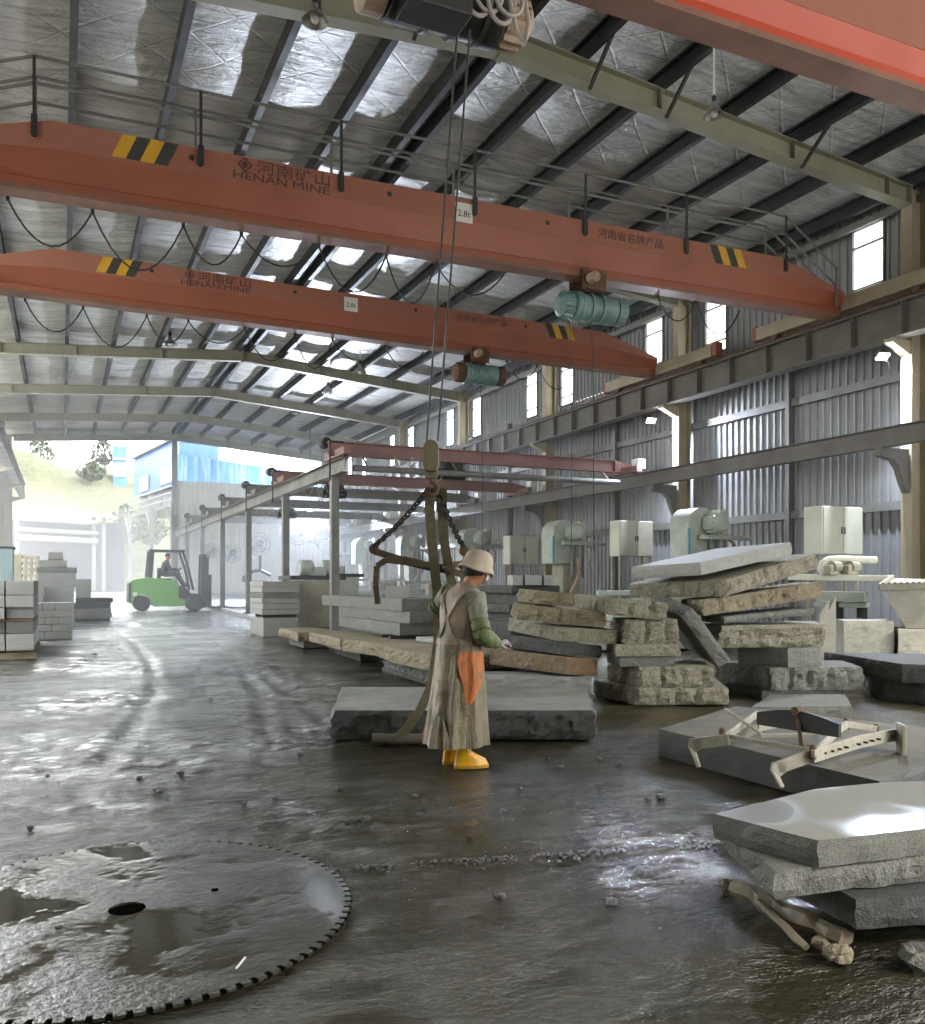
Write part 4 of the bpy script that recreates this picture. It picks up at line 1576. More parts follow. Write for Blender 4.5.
wslab('pale small block on the machine table left of the slings', zat(586, 15.2), zat(598, 15.2), [tuple(P(386, 0, 15.2)[:2]), tuple(P(409, 0, 15.2)[:2]), tuple(P(407, 0, 15.9)[:2]), tuple(P(386, 0, 15.9)[:2])], 'granite_pale', 0.003, seg=0.3, name='stone_block')
# ================================================================ people
skin_m = paint('skin', lin(176, 122, 92), lin(150, 98, 72), 0.5, 0, 20, 0.05)


def patchy(name, c, c2, c3=None, scale=3.0, rough=0.75, folds=0.5):
    k = N(name)
    v = k.coord()
    f = k.noise(v, scale, 5, 0.65)
    g = k.noise(v, 60, 3, 0.6)
    fo = k.noise(k.coord((2.2, 2.2, 0.7)), 4.0, 3, 0.5, 0.6)
    col = k.mix(k.mapr(f, 0.35, 0.65, 0, 1), c, c2)
    if c3:
        col = k.mix(k.mapr(k.noise(v, scale * 0.8, 3, 0.6, 0.4), 0.52, 0.64, 0, 0.8), col, c3)
    h = k.math('ADD', fo, k.math('MULTIPLY', g, 0.1))
    k.bsdf(col, rough, 0, k.bump(h, folds, 0.06))
    return k.m


def place(me, M4):
    me.transform(M4)
    return me


def hand(wrist, fwd, palm_n, side, s=1.0, curl=0.6):
    """skeleton pieces of one hand: (verts, edges, radii); side +1 puts the thumb towards +cross"""
    f = Vector(fwd).normalized()
    n = Vector(palm_n)
    n = (n - f * n.dot(f)).normalized()
    lat = f.cross(n) * side
    V, E, R = [], [], []
    V.append(Vector(wrist)); R.append(0.024 * s)
    V.append(V[0] + f * 0.045 * s); R.append((0.036 * s, 0.018 * s))
    V.append(V[0] + f * 0.085 * s); R.append((0.036 * s, 0.015 * s))
    E += [(0, 1), (1, 2)]
    for i, (o, L) in enumerate(((-0.028, 0.066), (-0.01, 0.078), (0.01, 0.08), (0.028, 0.072))):
        p = V[2] + lat * o * s * 1.05
        d = f.copy()
        prev = 2
        for j in range(3):
            a = curl * (0.35 + 0.4 * j)
            d2 = (f * math.cos(a) + n * math.sin(a))
            p = p + d2 * L * s * (0.42, 0.32, 0.26)[j]
            V.append(p.copy()); R.append((0.0095, 0.0085, 0.0075)[j] * s)
            E.append((prev, len(V) - 1))
            prev = len(V) - 1
    p = V[0] + f * 0.03 * s + lat * 0.03 * s
    V.append(p); R.append(0.014 * s); E.append((1, len(V) - 1))
    V.append(p + (lat * 0.6 + f * 0.7 + n * 0.2).normalized() * 0.032 * s); R.append(0.0105 * s); E.append((len(V) - 2, len(V) - 1))
    V.append(V[-1] + (lat * 0.15 + f * 0.9 + n * 0.5).normalized() * 0.028 * s); R.append(0.0085 * s); E.append((len(V) - 2, len(V) - 1))
    return V, E, R


def body(J, hands, T, root, name='body', mat=None):
    """J: dict of joint -> (pos, radius); limbs joined into one skin surface, then the head is grown on"""
    names = list(J)
    V = [Vector(J[n][0]) for n in names]
    R = [J[n][1] for n in names]
    ix = {n: i for i, n in enumerate(names)}
    chain = [('pelvis', 'waist'), ('waist', 'chest'), ('chest', 'neck0'), ('neck0', 'neck1'), ('neck1', 'skull0'), ('skull0', 'skull1'), ('skull1', 'skull2'),
             ('chest', 'shL'), ('shL', 'elL'), ('elL', 'foreL'), ('foreL', 'wrL'), ('chest', 'shR'), ('shR', 'elR'), ('elR', 'foreR'), ('foreR', 'wrR'),
             ('pelvis', 'hipL'), ('hipL', 'knL'), ('knL', 'calfL'), ('calfL', 'anL'), ('anL', 'toeL'), ('pelvis', 'hipR'), ('hipR', 'knR'), ('knR', 'calfR'), ('calfR', 'anR'), ('anR', 'toeR'),
             ('skull0', 'nose'), ('skull0', 'earL'), ('skull0', 'earR'), ('skull0', 'chin')]
    E = [(ix[a], ix[b]) for a, b in chain if a in ix and b in ix]
    for wn, hd in hands:
        hv, he, hr = hd
        base = len(V)
        V += hv[1:]
        R += hr[1:]
        mp = lambda q: ix[wn] if q == 0 else base + q - 1
        E += [(mp(a), mp(b)) for a, b in he]
    me = skin(V, E, R, ix['pelvis'], 2)
    place(me, T)
    return link(name, me, mat or skin_m, root, True)


def oval(c, rx, ry, n=28, fold=0.0, ph=0.0, kf=9, R=None):
    pts = []
    for i in range(n):
        a = 2 * PI * i / n
        w = 1 + fold * math.sin(kf * a + ph) + fold * 0.6 * math.sin((kf * 1.7) * a + ph * 2.1)
        q = Vector((rx * math.cos(a) * w, ry * math.sin(a) * w, 0))
        if R is not None:
            q = R @ q
        pts.append(Vector(c) + q)
    return pts


def sleeve(pts, rs, n=14, crease=0.06):
    m = MB()
    P_ = [Vector(p) for p in pts]
    Q, RR = [], []
    for i in range(len(P_) - 1):
        for k in range(5):
            t = k / 5
            Q.append(P_[i].lerp(P_[i + 1], t))
            RR.append((rs[i] * (1 - t) + rs[i + 1] * t) * (1 + crease * math.sin((i * 5 + k) * 2.4)))
    Q.append(P_[-1]); RR.append(rs[-1])
    # soften the joints
    for _ in range(2):
        Q = [Q[0]] + [(Q[i - 1] + Q[i] * 2 + Q[i + 1]) / 4 for i in range(1, len(Q) - 1)] + [Q[-1]]
    m.tube(Q, RR, n)
    return m


# ---- the worker guiding the load
base = Gf(459, 765.5)
base.z = fl(base.y) + 0.006
vx, vy = Vector((cS, -sS, 0)), Vector((sS, cS, 0))     # across and away from the camera
a = math.radians(50)
head_dir = (vy * math.cos(a) + vx * math.sin(a))
right_dir = Vector((head_dir.y, -head_dir.x, 0))
T = Matrix((( right_dir.x, head_dir.x, 0, base.x), (right_dir.y, head_dir.y, 0, base.y), (0, 0, 1, base.z), (0, 0, 0, 1)))
wk = thing('person', 'worker seen from behind in a sun hat, long muddy apron and yellow rubber boots', 'person', base)
elL, wrL = (-0.37, 0.06, 1.27), (-0.17, 0.27, 1.16)
elR, wrR = (0.29, 0.0, 1.06), (0.17, 0.26, 0.985)
J = {
    'pelvis': ((0, 0.0, 0.93), 0.125), 'waist': ((0, 0.01, 1.08), 0.12), 'chest': ((0, 0.035, 1.29), (0.15, 0.115)),
    'neck0': ((0, 0.06, 1.42), 0.06), 'neck1': ((0.015, 0.11, 1.48), 0.052), 'skull0': ((0.03, 0.17, 1.555), (0.075, 0.085)), 'skull1': ((0.03, 0.17, 1.61), (0.078, 0.09)), 'skull2': ((0.03, 0.165, 1.665), 0.06),
    'nose': ((0.04, 0.28, 1.555), 0.014), 'chin': ((0.035, 0.225, 1.485), 0.035), 'earL': ((-0.052, 0.165, 1.56), 0.018), 'earR': ((0.112, 0.165, 1.56), 0.018),
    'shL': ((-0.175, 0.035, 1.385), 0.06), 'elL': (elL, 0.044), 'foreL': ((-0.28, 0.16, 1.215), 0.042), 'wrL': (wrL, 0.028),
    'shR': ((0.175, 0.035, 1.375), 0.06), 'elR': (elR, 0.044), 'foreR': ((0.235, 0.12, 1.025), 0.042), 'wrR': (wrR, 0.028),
    'hipL': ((-0.095, 0, 0.88), 0.085), 'knL': ((-0.1, 0.02, 0.48), 0.062), 'calfL': ((-0.1, 0.0, 0.34), 0.06), 'anL': ((-0.1, -0.01, 0.09), 0.042), 'toeL': ((-0.07, 0.13, 0.045), 0.035),
    'hipR': ((0.095, 0, 0.88), 0.085), 'knR': ((0.1, 0.02, 0.48), 0.062), 'calfR': ((0.1, 0.0, 0.34), 0.06), 'anR': ((0.1, -0.01, 0.09), 0.042), 'toeR': ((0.17, 0.11, 0.045), 0.035),
}
hl = hand(wrL, Vector((0.5, 0.8, -0.2)), (0.6, -0.3, -0.6), -1, 1.0, 0.9)
hr = hand(wrR, Vector((0.1, 0.95, 0.05)), (-0.6, 0.1, -0.7), -1, 1.0, 0.8)
body(J, (('wrL', hl), ('wrR', hr)), T, wk)
W = lambda v: T @ Vector(v)

jack = patchy('muddy_jacket', lin(150, 134, 114), lin(120, 109, 92), lin(150, 124, 108), 3.5, 0.6, 0.7)
sleeve_m = patchy('grey_green_sleeve', lin(138, 134, 116), lin(112, 112, 94), None, 4.0)
green = patchy('green_oversleeve', lin(100, 110, 64), lin(80, 88, 56), lin(126, 124, 96), 7.0)
apron_m = patchy('muddy_apron', lin(132, 120, 96), lin(92, 83, 64), lin(156, 142, 116), 3.5, 0.55, 0.9)
pale_plastic = patchy('pale_plastic_apron', lin(152, 144, 124), lin(116, 106, 88), None, 5.0, 0.35, 0.9)
orange_cloth = patchy('orange_cloth', lin(205, 112, 50), lin(150, 96, 60), lin(108, 94, 74), 9.0)
hat_m = patchy('beige_sun_hat', lin(190, 176, 156), lin(166, 150, 130), None, 5.0, 0.8, 0.2)
boot_m = paint('yellow_rubber_boot', lin(232, 176, 20), lin(190, 130, 24), 0.3, 0, 8, 0.05, 0.8)

# jacket torso
m = MB()
rings = []
for z, rx, ry, cx, cy in ((0.9, 0.195, 0.15, 0, 0.0), (0.98, 0.185, 0.145, 0, 0.0), (1.06, 0.18, 0.14, 0, 0.005), (1.15, 0.195, 0.145, 0, 0.012), (1.25, 0.212, 0.145, 0, 0.025), (1.34, 0.215, 0.135, 0, 0.035), (1.4, 0.185, 0.115, 0, 0.045), (1.44, 0.12, 0.085, 0, 0.055), (1.475, 0.07, 0.066, 0, 0.075)):
    rings.append([W(p) for p in oval((cx, cy, z), rx, ry, 30, 0.018, z * 9, 7)])
m.loft(rings)
jk = m.build('jacket', jack, wk, True)
# apron straps crossing the back
m = MB()
for sg in (-1, 1):
    pts = [W((sg * 0.12, 0.1, 1.44)), W((sg * 0.125, -0.02, 1.425)), W((sg * 0.1, -0.1, 1.36)), W((sg * 0.02, -0.128, 1.22)), W((-sg * 0.07, -0.138, 1.08)), W((-sg * 0.14, -0.115, 0.98))]
    m.ribbon(pts, [right_dir] * 6, 0.035, 0.012)
m.build('apron_strap', apron_m, wk, label='muddy crossed apron straps')
# sleeves with green oversleeves
for sd, sh, el, fo, wr in (('L', (-0.15, 0.035, 1.385), elL, (-0.28, 0.16, 1.215), wrL), ('R', (0.15, 0.035, 1.375), elR, (0.235, 0.12, 1.025), wrR)):
    mid = Vector(sh).lerp(Vector(el), 0.62)
    sleeve([W(sh), W(Vector(sh).lerp(Vector(el), 0.3)), W(mid)], [0.092, 0.084, 0.072]).build('sleeve', sleeve_m, wk, True)
    sleeve([W(Vector(sh).lerp(Vector(el), 0.5)), W(Vector(sh).lerp(Vector(el), 0.85)), W(el), W(fo), W(wr)], [0.068, 0.078, 0.074, 0.068, 0.04], 14, 0.09).build('oversleeve', green, wk, True, label='green rubbery oversleeve')
# gloves follow the fingers
for wr, hd in ((wrL, hl), (wrR, hr)):
    V, E, R = hd
    R2 = [(tuple(q * 1.16 for q in r) if isinstance(r, tuple) else r * 1.18) for r in R]
    g = skin(V, E, R2, 0, 2)
    place(g, T)
    link('glove', g, M['cable_grey'], wk, True)
# long apron and skirt
m = MB()
rings = []
for z, rx, ry, cx, cy, f in ((1.0, 0.198, 0.158, 0, 0, 0.01), (0.93, 0.205, 0.165, 0, 0, 0.02), (0.8, 0.215, 0.18, 0.0, 0, 0.03), (0.6, 0.225, 0.205, -0.01, 0.0, 0.045), (0.4, 0.24, 0.22, -0.015, -0.005, 0.06), (0.25, 0.25, 0.235, -0.02, -0.01, 0.075), (0.17, 0.255, 0.24, -0.02, -0.01, 0.085)):
    rings.append([W(p) for p in oval((cx, cy, z), rx, ry, 60, f, 1.5 + z * 0.8, 8)])
rin = [[W(p) for p in oval((-0.02, -0.01, z), rx, ry, 60, 0.08, 1.6, 8)] for z, rx, ry in ((0.19, 0.235, 0.22), (0.5, 0.2, 0.18))]
m.loft(rings + rin)
sk = m.build('apron', apron_m, wk, True)
# pale plastic panel low at the back and the orange cloth at the right hip
m = MB()
def panel(spans, prof, mat, name, label, off=0.012, n=16):
    m = MB()
    ro, ri = [], []
    for (z, rx, ry, cx, cy, f), (a0, a1) in zip(prof, spans):
        o, i_ = [], []
        for k in range(n + 1):
            a = a0 + (a1 - a0) * k / n
            w = 1 + f * math.sin(8 * a + 1.5 + z * 0.8) + f * 0.6 * math.sin(13.6 * a + 2.1 * (1.5 + z * 0.8))
            w2 = w + 0.02 * math.sin(a * 23 + z * 9)
            o.append(W((cx + (rx + off) * math.cos(a) * w2, cy + (ry + off) * math.sin(a) * w2, z)))
            i_.append(W((cx + (rx + 0.002) * math.cos(a) * w, cy + (ry + 0.002) * math.sin(a) * w, z)))
        ro.append(o + list(reversed(i_)))
    m.loft(ro)
    return m.build(name, mat, wk, True, label=label)
panel(((-1.5, -1.3), (-1.72, -1.12), (-1.9, -0.95), (-2.0, -0.85)), ((0.42, 0.24, 0.22, -0.015, -0.005, 0.06), (0.34, 0.245, 0.228, -0.017, -0.008, 0.066), (0.25, 0.25, 0.235, -0.02, -0.01, 0.075), (0.165, 0.256, 0.241, -0.02, -0.01, 0.085)), pale_plastic, 'plastic_panel', 'pale crumpled plastic panel low at the back')
panel(((-0.8, 0.6), (-0.85, 0.55), (-0.75, 0.5), (-0.6, 0.3), (-0.5, 0.0), (-0.45, -0.25)), ((0.93, 0.205, 0.165, 0, 0, 0.02), (0.85, 0.211, 0.174, 0, 0, 0.025), (0.76, 0.217, 0.185, 0, 0, 0.032), (0.68, 0.221, 0.195, -0.005, 0, 0.04), (0.6, 0.225, 0.205, -0.01, 0, 0.045), (0.52, 0.231, 0.211, -0.012, -0.002, 0.05)), orange_cloth, 'orange_cloth', 'orange cloth at the right hip')
panel(((-2.62, -2.5), (-2.75, -2.45), (-2.8, -2.4)), ((0.36, 0.243, 0.225, -0.015, -0.005, 0.06), (0.28, 0.248, 0.232, -0.018, -0.008, 0.07), (0.2, 0.254, 0.238, -0.02, -0.01, 0.08)), orange_cloth, 'orange_cloth', 'orange cloth showing at the left hem')
m = MB()
m.loft([[W(p) for p in oval((0, 0, z), rx, ry, 30)] for z, rx, ry in ((0.985, 0.208, 0.168), (1.03, 0.203, 0.163))])
m.build('waist_tie', jack, wk, True)
# boots
def boot(hip, yaw, x, y):
    R = Matrix.Rotation(yaw, 4, 'Z')
    m = MB()
    rings = []
    # upper shaft down into the foot, toe along +Y
    for z, rx, ya, yb in ((0.34, 0.062, -0.065, 0.06), (0.22, 0.058, -0.06, 0.055), (0.13, 0.052, -0.062, 0.06), (0.095, 0.05, -0.07, 0.12), (0.065, 0.05, -0.075, 0.175), (0.03, 0.053, -0.078, 0.195), (0.022, 0.056, -0.082, 0.2), (0.0, 0.055, -0.08, 0.198)):
        ring = []
        for i in range(20):
            a = 2 * PI * i / 20
            cyy, ryy = (ya + yb) / 2, (yb - ya) / 2
            q = R @ Vector((rx * math.cos(a), cyy + ryy * math.sin(a), z))
            ring.append(W((x + q.x, y + q.y, z)))
        rings.append(ring)
    m.loft(rings)
    b = m.build('boot', boot_m, wk, True)
    m = MB()
    m.loft([[W((x + q.x, y + q.y, z)) for q in [R @ Vector((0.058 * math.cos(2 * PI * i / 20), 0.06 + 0.142 * math.sin(2 * PI * i / 20), 0)) for i in range(20)]] for z in (-0.004, 0.02)])
    m.build('sole', paint('boot_sole', lin(200, 150, 30), lin(120, 90, 30), 0.6), b)
boot(0, math.radians(-30), 0.1, -0.03)
boot(0, math.radians(-8), -0.1, 0.0)
# sun hat over a helmet
c = Vector((0.035, 0.17, 1.625))
hr_ = []
tiltm = Matrix.Rotation(math.radians(-16), 3, 'X') @ Matrix.Rotation(math.radians(6), 3, 'Y')
for z, r in ((-0.058, 0.146), (-0.05, 0.152), (-0.03, 0.14), (0.0, 0.126), (0.02, 0.12), (0.06, 0.114), (0.095, 0.1), (0.118, 0.07), (0.126, 0.03)):
    ring = []
    for i in range(28):
        a = 2 * PI * i / 28
        wv = (0.008 * math.sin(3 * a) if r > 0.135 else 0)
        ring.append(W(c + tiltm @ Vector((r * math.cos(a), r * 1.06 * math.sin(a), z + wv))))
    hr_.append(ring)
inner = []
for z, r in ((0.06, 0.1), (0.0, 0.113), (-0.03, 0.13), (-0.055, 0.142)):
    inner.append([W(c + tiltm @ Vector((r * math.cos(2 * PI * i / 28), r * 1.06 * math.sin(2 * PI * i / 28), z + (0.008 * math.sin(6 * PI * i / 28) if r > 0.135 else 0)))) for i in range(28)])
MB().loft(inner + hr_).build('sun_hat', hat_m, wk, True)
m = MB()
m.loft([[W(p) for p in oval((0.03, 0.14, z), rx, ry, 20)] for z, rx, ry in ((1.535, 0.078, 0.085), (1.56, 0.09, 0.1), (1.6, 0.092, 0.108), (1.65, 0.08, 0.095))])
m.build('hair', M['black'], wk, True)
m = MB()
rings = []
for z, r in ((1.5, 0.07), (1.53, 0.085), (1.56, 0.088)):
    rings.append([W((0.032 + (r + 0.004) * math.sin(q), 0.175 + (r + 0.02) * math.cos(q), z)) for q in np.linspace(-1.3, 1.3, 12)] + [W((0.032 + (r - 0.01) * math.sin(q), 0.175 + (r + 0.006) * math.cos(q), z)) for q in np.linspace(1.3, -1.3, 12)])
m.loft(rings)
m.build('face_mask', M['white'], wk, True)

# ---- slings: two flat webbing straps and two chains on the hook
web = paint('khaki_webbing', lin(132, 124, 98), lin(84, 78, 62), 0.8, 0, 6, 0.3)
eye = P(431, 489, 6.95)
p1 = [eye + Vector((0, 0, 0.01)), P(429.5, 505, 7.08), P(432, 545, 7.3), P(437, 590, 7.55), P(438, 640, 7.72), P(432, 684, 7.78), P(419, 712, 7.82), P(405, 731, 7.86), P(392, 741, 7.9), P(381, 744.5, 7.98)]
sd = [vx] * len(p1)
sd[-2] = sd[-1] = (vx * 0.5 + vy).normalized()
tag(MB().ribbon(p1, sd, 0.08, 0.012).build('webbing_sling', web), 'long khaki webbing sling running past the worker to the floor slab', 'sling', 'webbing slings')
p2 = [eye + vx * 0.085 + Vector((0, 0, 0.015)), P(442, 507, 7.2), P(444, 540, 7.45), P(450, 575, 7.72), P(456, 600, 7.84), P(460, 640, 7.92), P(460, 690, 7.97), P(460, 735, 8.02)]
tag(MB().ribbon(p2, [vx] * len(p2), 0.08, 0.012).build('webbing_sling', web), 'khaki webbing sling hanging down behind the worker', 'sling', 'webbing slings')


def chain(a, b, label, link_len=0.075, r=0.0085):
    a, b = Vector(a), Vector(b)
    L = (b - a).length
    n = int(L / (link_len * 0.72))
    d = (b - a).normalized()
    s0 = d.cross(Vector((0, 0, 1))).normalized()
    u0 = d.cross(s0)
    m = MB()
    for i in range(n):
        c = a.lerp(b, (i + 0.5) / n) - Vector((0, 0, 0.03 * 4 * ((i + .5) / n) * (1 - (i + .5) / n)))
        s = s0 if i % 2 else u0
        pts = [c + d * (link_len / 2 * math.cos(q)) + s * (link_len * 0.3 * math.sin(q)) for q in np.linspace(0, 2 * PI, 13)]
        m.tube(pts, r, 5, cap=False)
    o = m.build('lifting_chain', M['wire'])
    return tag(o, label, 'chain', 'lifting chains')


D2 = 7.72
chain(eye - vx * 0.02, P(374, 546, D2), 'steel chain running from the hook down to the left end of the clamp')
chain(eye + vx * 0.05, P(464, 548, D2 + 0.1), 'steel chain running from the hook down to the right end of the clamp')

# scissor clamp hanging in the chains
cl = thing('stone_clamp', 'rusty scissor clamp hanging in chains left of the worker', 'lifting clamp', P(420, 575, D2))
k_ = paint('worn_clamp_iron', lin(104, 92, 68), lin(50, 42, 34), 0.7, 0.2, 7, 0.2)
m = MB()
m.bar(P(374, 551, D2), P(402, 560, D2), 0.05, 0.06, bevel=0.008)
m.bar(P(402, 560, D2), P(440, 569, D2 + 0.02), 0.05, 0.075, bevel=0.008)
m.bar(P(440, 569, D2 + 0.02), P(467, 575, D2 + 0.08), 0.05, 0.06, bevel=0.008)
m.build('upper_arm', k_, cl)
m = MB()
pts = [P(378, 604, D2 - 0.05), P(376, 585, D2 - 0.05), P(377, 566, D2 - 0.05), P(386, 560, D2 - 0.05), P(410, 563, D2 - 0.05), P(440, 567, D2 - 0.05), P(470, 562, D2 + 0.05)]
for a_, b_ in zip(pts[:-1], pts[1:]):
    m.bar(a_, b_, 0.05, 0.085, up=vy, bevel=0.008)
m.build('hooked_arm', k_, cl)
m = MB()
for px in (408, 424, 452):
    m.lathe([(0.035, -0.05), (0.035, 0.05)], P(px, 560 + (px - 400) * 0.2, D2), vy, 12)
m.build('pivot_bolt', M['rust'], cl)
m = MB()
m.lathe([(0.03, -0.03), (0.045, -0.02), (0.045, 0.02), (0.03, 0.03)], P(374, 549, D2), vy, 14)
m.lathe([(0.03, -0.03), (0.045, -0.02), (0.045, 0.02), (0.03, 0.03)], P(464, 551, D2 + 0.08), vy, 14)
m.build('hanging_shackle', M['rust'], cl)

# round pole at the foot of the slung slab
pole_m = paint('muddy_round_pole', lin(104, 98, 84), lin(70, 66, 56), 0.6, 0, 6, 0.4)
for xa, xb, ya, lab in ((372, 437, 746, 'muddy round pole on the floor left of the worker'), (492, 532, 738.5, 'muddy round pole on the floor right of the worker')):
    a_, b_ = Gf(xa, ya), Gf(xb, ya)
    a_.z = fl(a_.y) + 0.062
    b_.z = fl(b_.y) + 0.062
    m = MB()
    m.tube([a_.lerp(b_, i / 8) for i in range(9)], [0.05 + 0.004 * math.sin(i * 2.1) for i in range(9)], 12)
    for q in (0.25, 0.5, 0.75):
        c_ = a_.lerp(b_, q)
        m.lathe([(0.052, -0.008), (0.055, 0), (0.052, 0.008)], c_, (b_ - a_), 12)
    tag(m.build('round_pole', pole_m, None, True), lab, 'pole')

# ================================================================ saw blade lying in the mud
BR = 1.03
bz = fl(BLADE.y) + 0.004
blade_m = N('mud_filmed_steel')
v = blade_m.coord()
f = blade_m.noise(v, 1.6, 4, 0.6, 0.3)
g = blade_m.noise(v, 30, 4, 0.7)
wetm = blade_m.mapr(f, 0.42, 0.56, 0, 1)
col = blade_m.mix(wetm, lin(44, 42, 31), lin(50, 48, 36))
blade_m.bsdf(col, blade_m.mapr(wetm, 0, 1, 0.2, 0.06), 0.0, blade_m.bump(blade_m.math('MULTIPLY', g, blade_m.math('SUBTRACT', 1.0, blade_m.math('MULTIPLY', wetm, 0.97))), 0.5, 0.02), 0.6)
k = N('hole_shade_black')  # flat black that paints the shade inside the holes and gullets
k.bsdf(lin(9, 9, 8), 1.0, 0, None, 0.0)
M['hole'] = k.m
n = 96
sl = 0.017
root = thing('saw_blade', 'huge round saw blade lying flat in the mud at the lower left', 'saw blade', (BLADE.x, BLADE.y, bz))
m = MB()
slope = Matrix.Rotation(math.atan(0.017), 3, 'X')
def bp(r, a, z):
    return Vector((BLADE.x, BLADE.y, bz)) + slope @ Vector((r * math.cos(a), r * math.sin(a), z))
outer = []
for i in range(n):
    a0 = 2 * PI * i / n
    da = 2 * PI / n
    for fr, r in ((0.0, BR - 0.03), (0.32, BR - 0.03), (0.36, BR), (0.96, BR)):
        outer.append((r, a0 + da * fr))
inner = [(0.082, a) for r, a in outer]
cx_, cy_ = BLADE.x, BLADE.y
for z0, z1 in ((0.0, 0.012),):
    N_ = len(outer)
    to = m.verts([bp(r, a, z1) for r, a in outer])
    ti = m.verts([bp(r, a, z1) for r, a in inner])
    bo = m.verts([bp(r, a, z0) for r, a in outer])
    bi = m.verts([bp(r, a, z0) for r, a in inner])
    for i in range(N_):
        j = (i + 1) % N_
        m.face([to[i], to[j], ti[j], ti[i]])
        m.face([bo[j], bo[i], bi[i], bi[j]])
        m.face([bo[i], bo[j], to[j], to[i]])
        m.face([bi[j], bi[i], ti[i], ti[j]])
m.build('blade_disc', blade_m.m, root)
m = MB()
m.lathe([(0.0815, 0), (0.0815, 0.003)], bp(0, 0, 0.0), (0, 0, 1), 28)
m.build('arbor_hole', M['hole'], root)
m = MB()
pp = Gf(215, 893)
m.lathe([(0.018, 0), (0.018, 0.0015)], (pp.x, pp.y, bp(0, 0, 0.0125).z + 0.017 * (pp.y - BLADE.y)), (0, 0, 1), 14)
m.build('pin_hole', M['hole'], root)
for i in range(n):
    a0 = 2 * PI * (i + 0.02) / n
    m = MB()
    pr = [(BR - 0.028, a0 + 0.002), (BR - 0.028, a0 + 2 * PI / n * 0.30), (BR + 0.004, a0 + 2 * PI / n * 0.33), (BR + 0.004, a0)]
    m.prism([bp(r, a, 0.003) for r, a in pr], slope @ Vector((0, 0, 0.004)))
    m.build('gullet', M['hole'], root)
p = Gf(240, 972)
m = MB()
m.bar((p.x - 0.02, p.y - 0.03, p.z + 0.03), (p.x + 0.03, p.y + 0.05, p.z + 0.034), 0.008, 0.004)
tag(m.build('splinter', M['white']), 'small white splinter lying on the rim of the saw blade', 'splinter')

# crumbs and pebbles strewn over the floor
pts = [(660, 800), (365, 823), (352, 824), (438, 800), (415, 797), (505, 812), (648, 800), (600, 786), (690, 838), (715, 850), (180, 775), (140, 780), (155, 792), (160, 795), (47, 778), (118, 736), (245, 805), (275, 800), (372, 832), (300, 755), (560, 768), (548, 761), (730, 760), (705, 745), (140, 745), (80, 690), (100, 700), (30, 830), (60, 930), (520, 790), (580, 835), (470, 838), (640, 870), (612, 905), (660, 930), (500, 900), (420, 815), (340, 790), (210, 700), (245, 690), (95, 655), (85, 660), (120, 650), (600, 760), (620, 765)]
for i, (px, py) in enumerate(pts):
    p = Gf(px, py)
    r = random.uniform(0.012, 0.028) if i > 2 else 0.035
    rock('small dark stone crumb lying on the wet floor', (p.x, p.y, p.z - 0.002), r, 'granite_dark', (random.uniform(0.8, 1.6), 1, 0.6), name='stone_crumb', cat='stone', group='crumbs on the wet floor')
m = MB()
rs = np.random.RandomState(3)
(ax, ay), (bx, by) = SEAM
for i in range(420):
    t = rs.rand() * 1.25 - 0.02
    o = rs.normal(0, 0.035)
    x, y = ax + (bx - ax) * t, ay + (by - ay) * t + o
    r = rs.uniform(0.004, 0.014)
    m.ball((x, y, fl(y) + 0.012 * math.exp(-(o / .045) ** 2)), r, 1, 1, 0.7, 6, 4)
tag(m.build('mud_crumbs', M['granite_dark']), 'ridge of dark crumbs along the seam in the wet floor', 'crumbs', kind='stuff')

# ================================================================ white lifting clamp on the dark slab
zt = CAMH - 1.276
tg = thing('lifting_clamp', 'white steel slab lifting clamp lying on the large dark slab', 'lifting clamp', (G(780, 735, -1.25).x, G(780, 735, -1.25).y, zt + 0.004))
wp = paint('chipped_white_paint', lin(166, 162, 146), lin(124, 116, 100), 0.6, 0, 6, 0.1)


def gz(px, py, h):
    return G(px, py, -1.258 + h)


def arm(pts, w, h, name, mat=None, up=(0, 0, 1)):
    m = MB()
    for a_, b_ in zip(pts[:-1], pts[1:]):
        m.bar(a_, b_, w, h, up, bevel=0.004)
    return m.build(name, mat or wp, tg)


# two bent jaws reaching over the edge
for pa, pb, tip, nm in (((729, 739.5), (694, 744), (699, 767), 'far'), ((813, 755), (777, 768), (782, 787), 'near')):
    a_, b_ = gz(*pa, 0.1), PX(*pb, 4.3)
    c_ = PX(tip[0], tip[1], 4.28)
    m = MB()
    m.bar(a_, b_, 0.025, 0.085, bevel=0.004)
    n_ = (b_ - a_).normalized()
    s_ = Vector((0, 0, 1)).cross(n_).normalized() * 0.0125
    up_ = Vector((0, 0, 0.0425))
    m.prism([b_ + n_ * 0.035 + up_ - s_, b_ - n_ * 0.06 + up_ - s_, b_ - n_ * 0.06 - up_ - s_, b_ - n_ * 0.015 - up_ - Vector((0, 0, 0.02)) - s_, c_ - n_ * 0.012 - s_, c_ + n_ * 0.012 - s_, b_ + n_ * 0.045 - s_], s_ * 2)
    m.build('jaw', wp, tg)
arm([gz(813, 756, 0.1), gz(858, 742, 0.1), gz(899, 734, 0.1)], 0.025, 0.09, 'long_arm')
m = MB()
a_ = gz(901, 737, 0.1)
m.box(a_ + Vector((0, 0, -0.02)), (0.03, 0.16, 0.24), Matrix.Rotation(-0.6, 4, 'Z'), bevel=0.006)
m.build('end_plate', wp, tg)
m = MB()
n_ = (gz(899, 734, 0.1) - gz(813, 756, 0.1)).normalized()
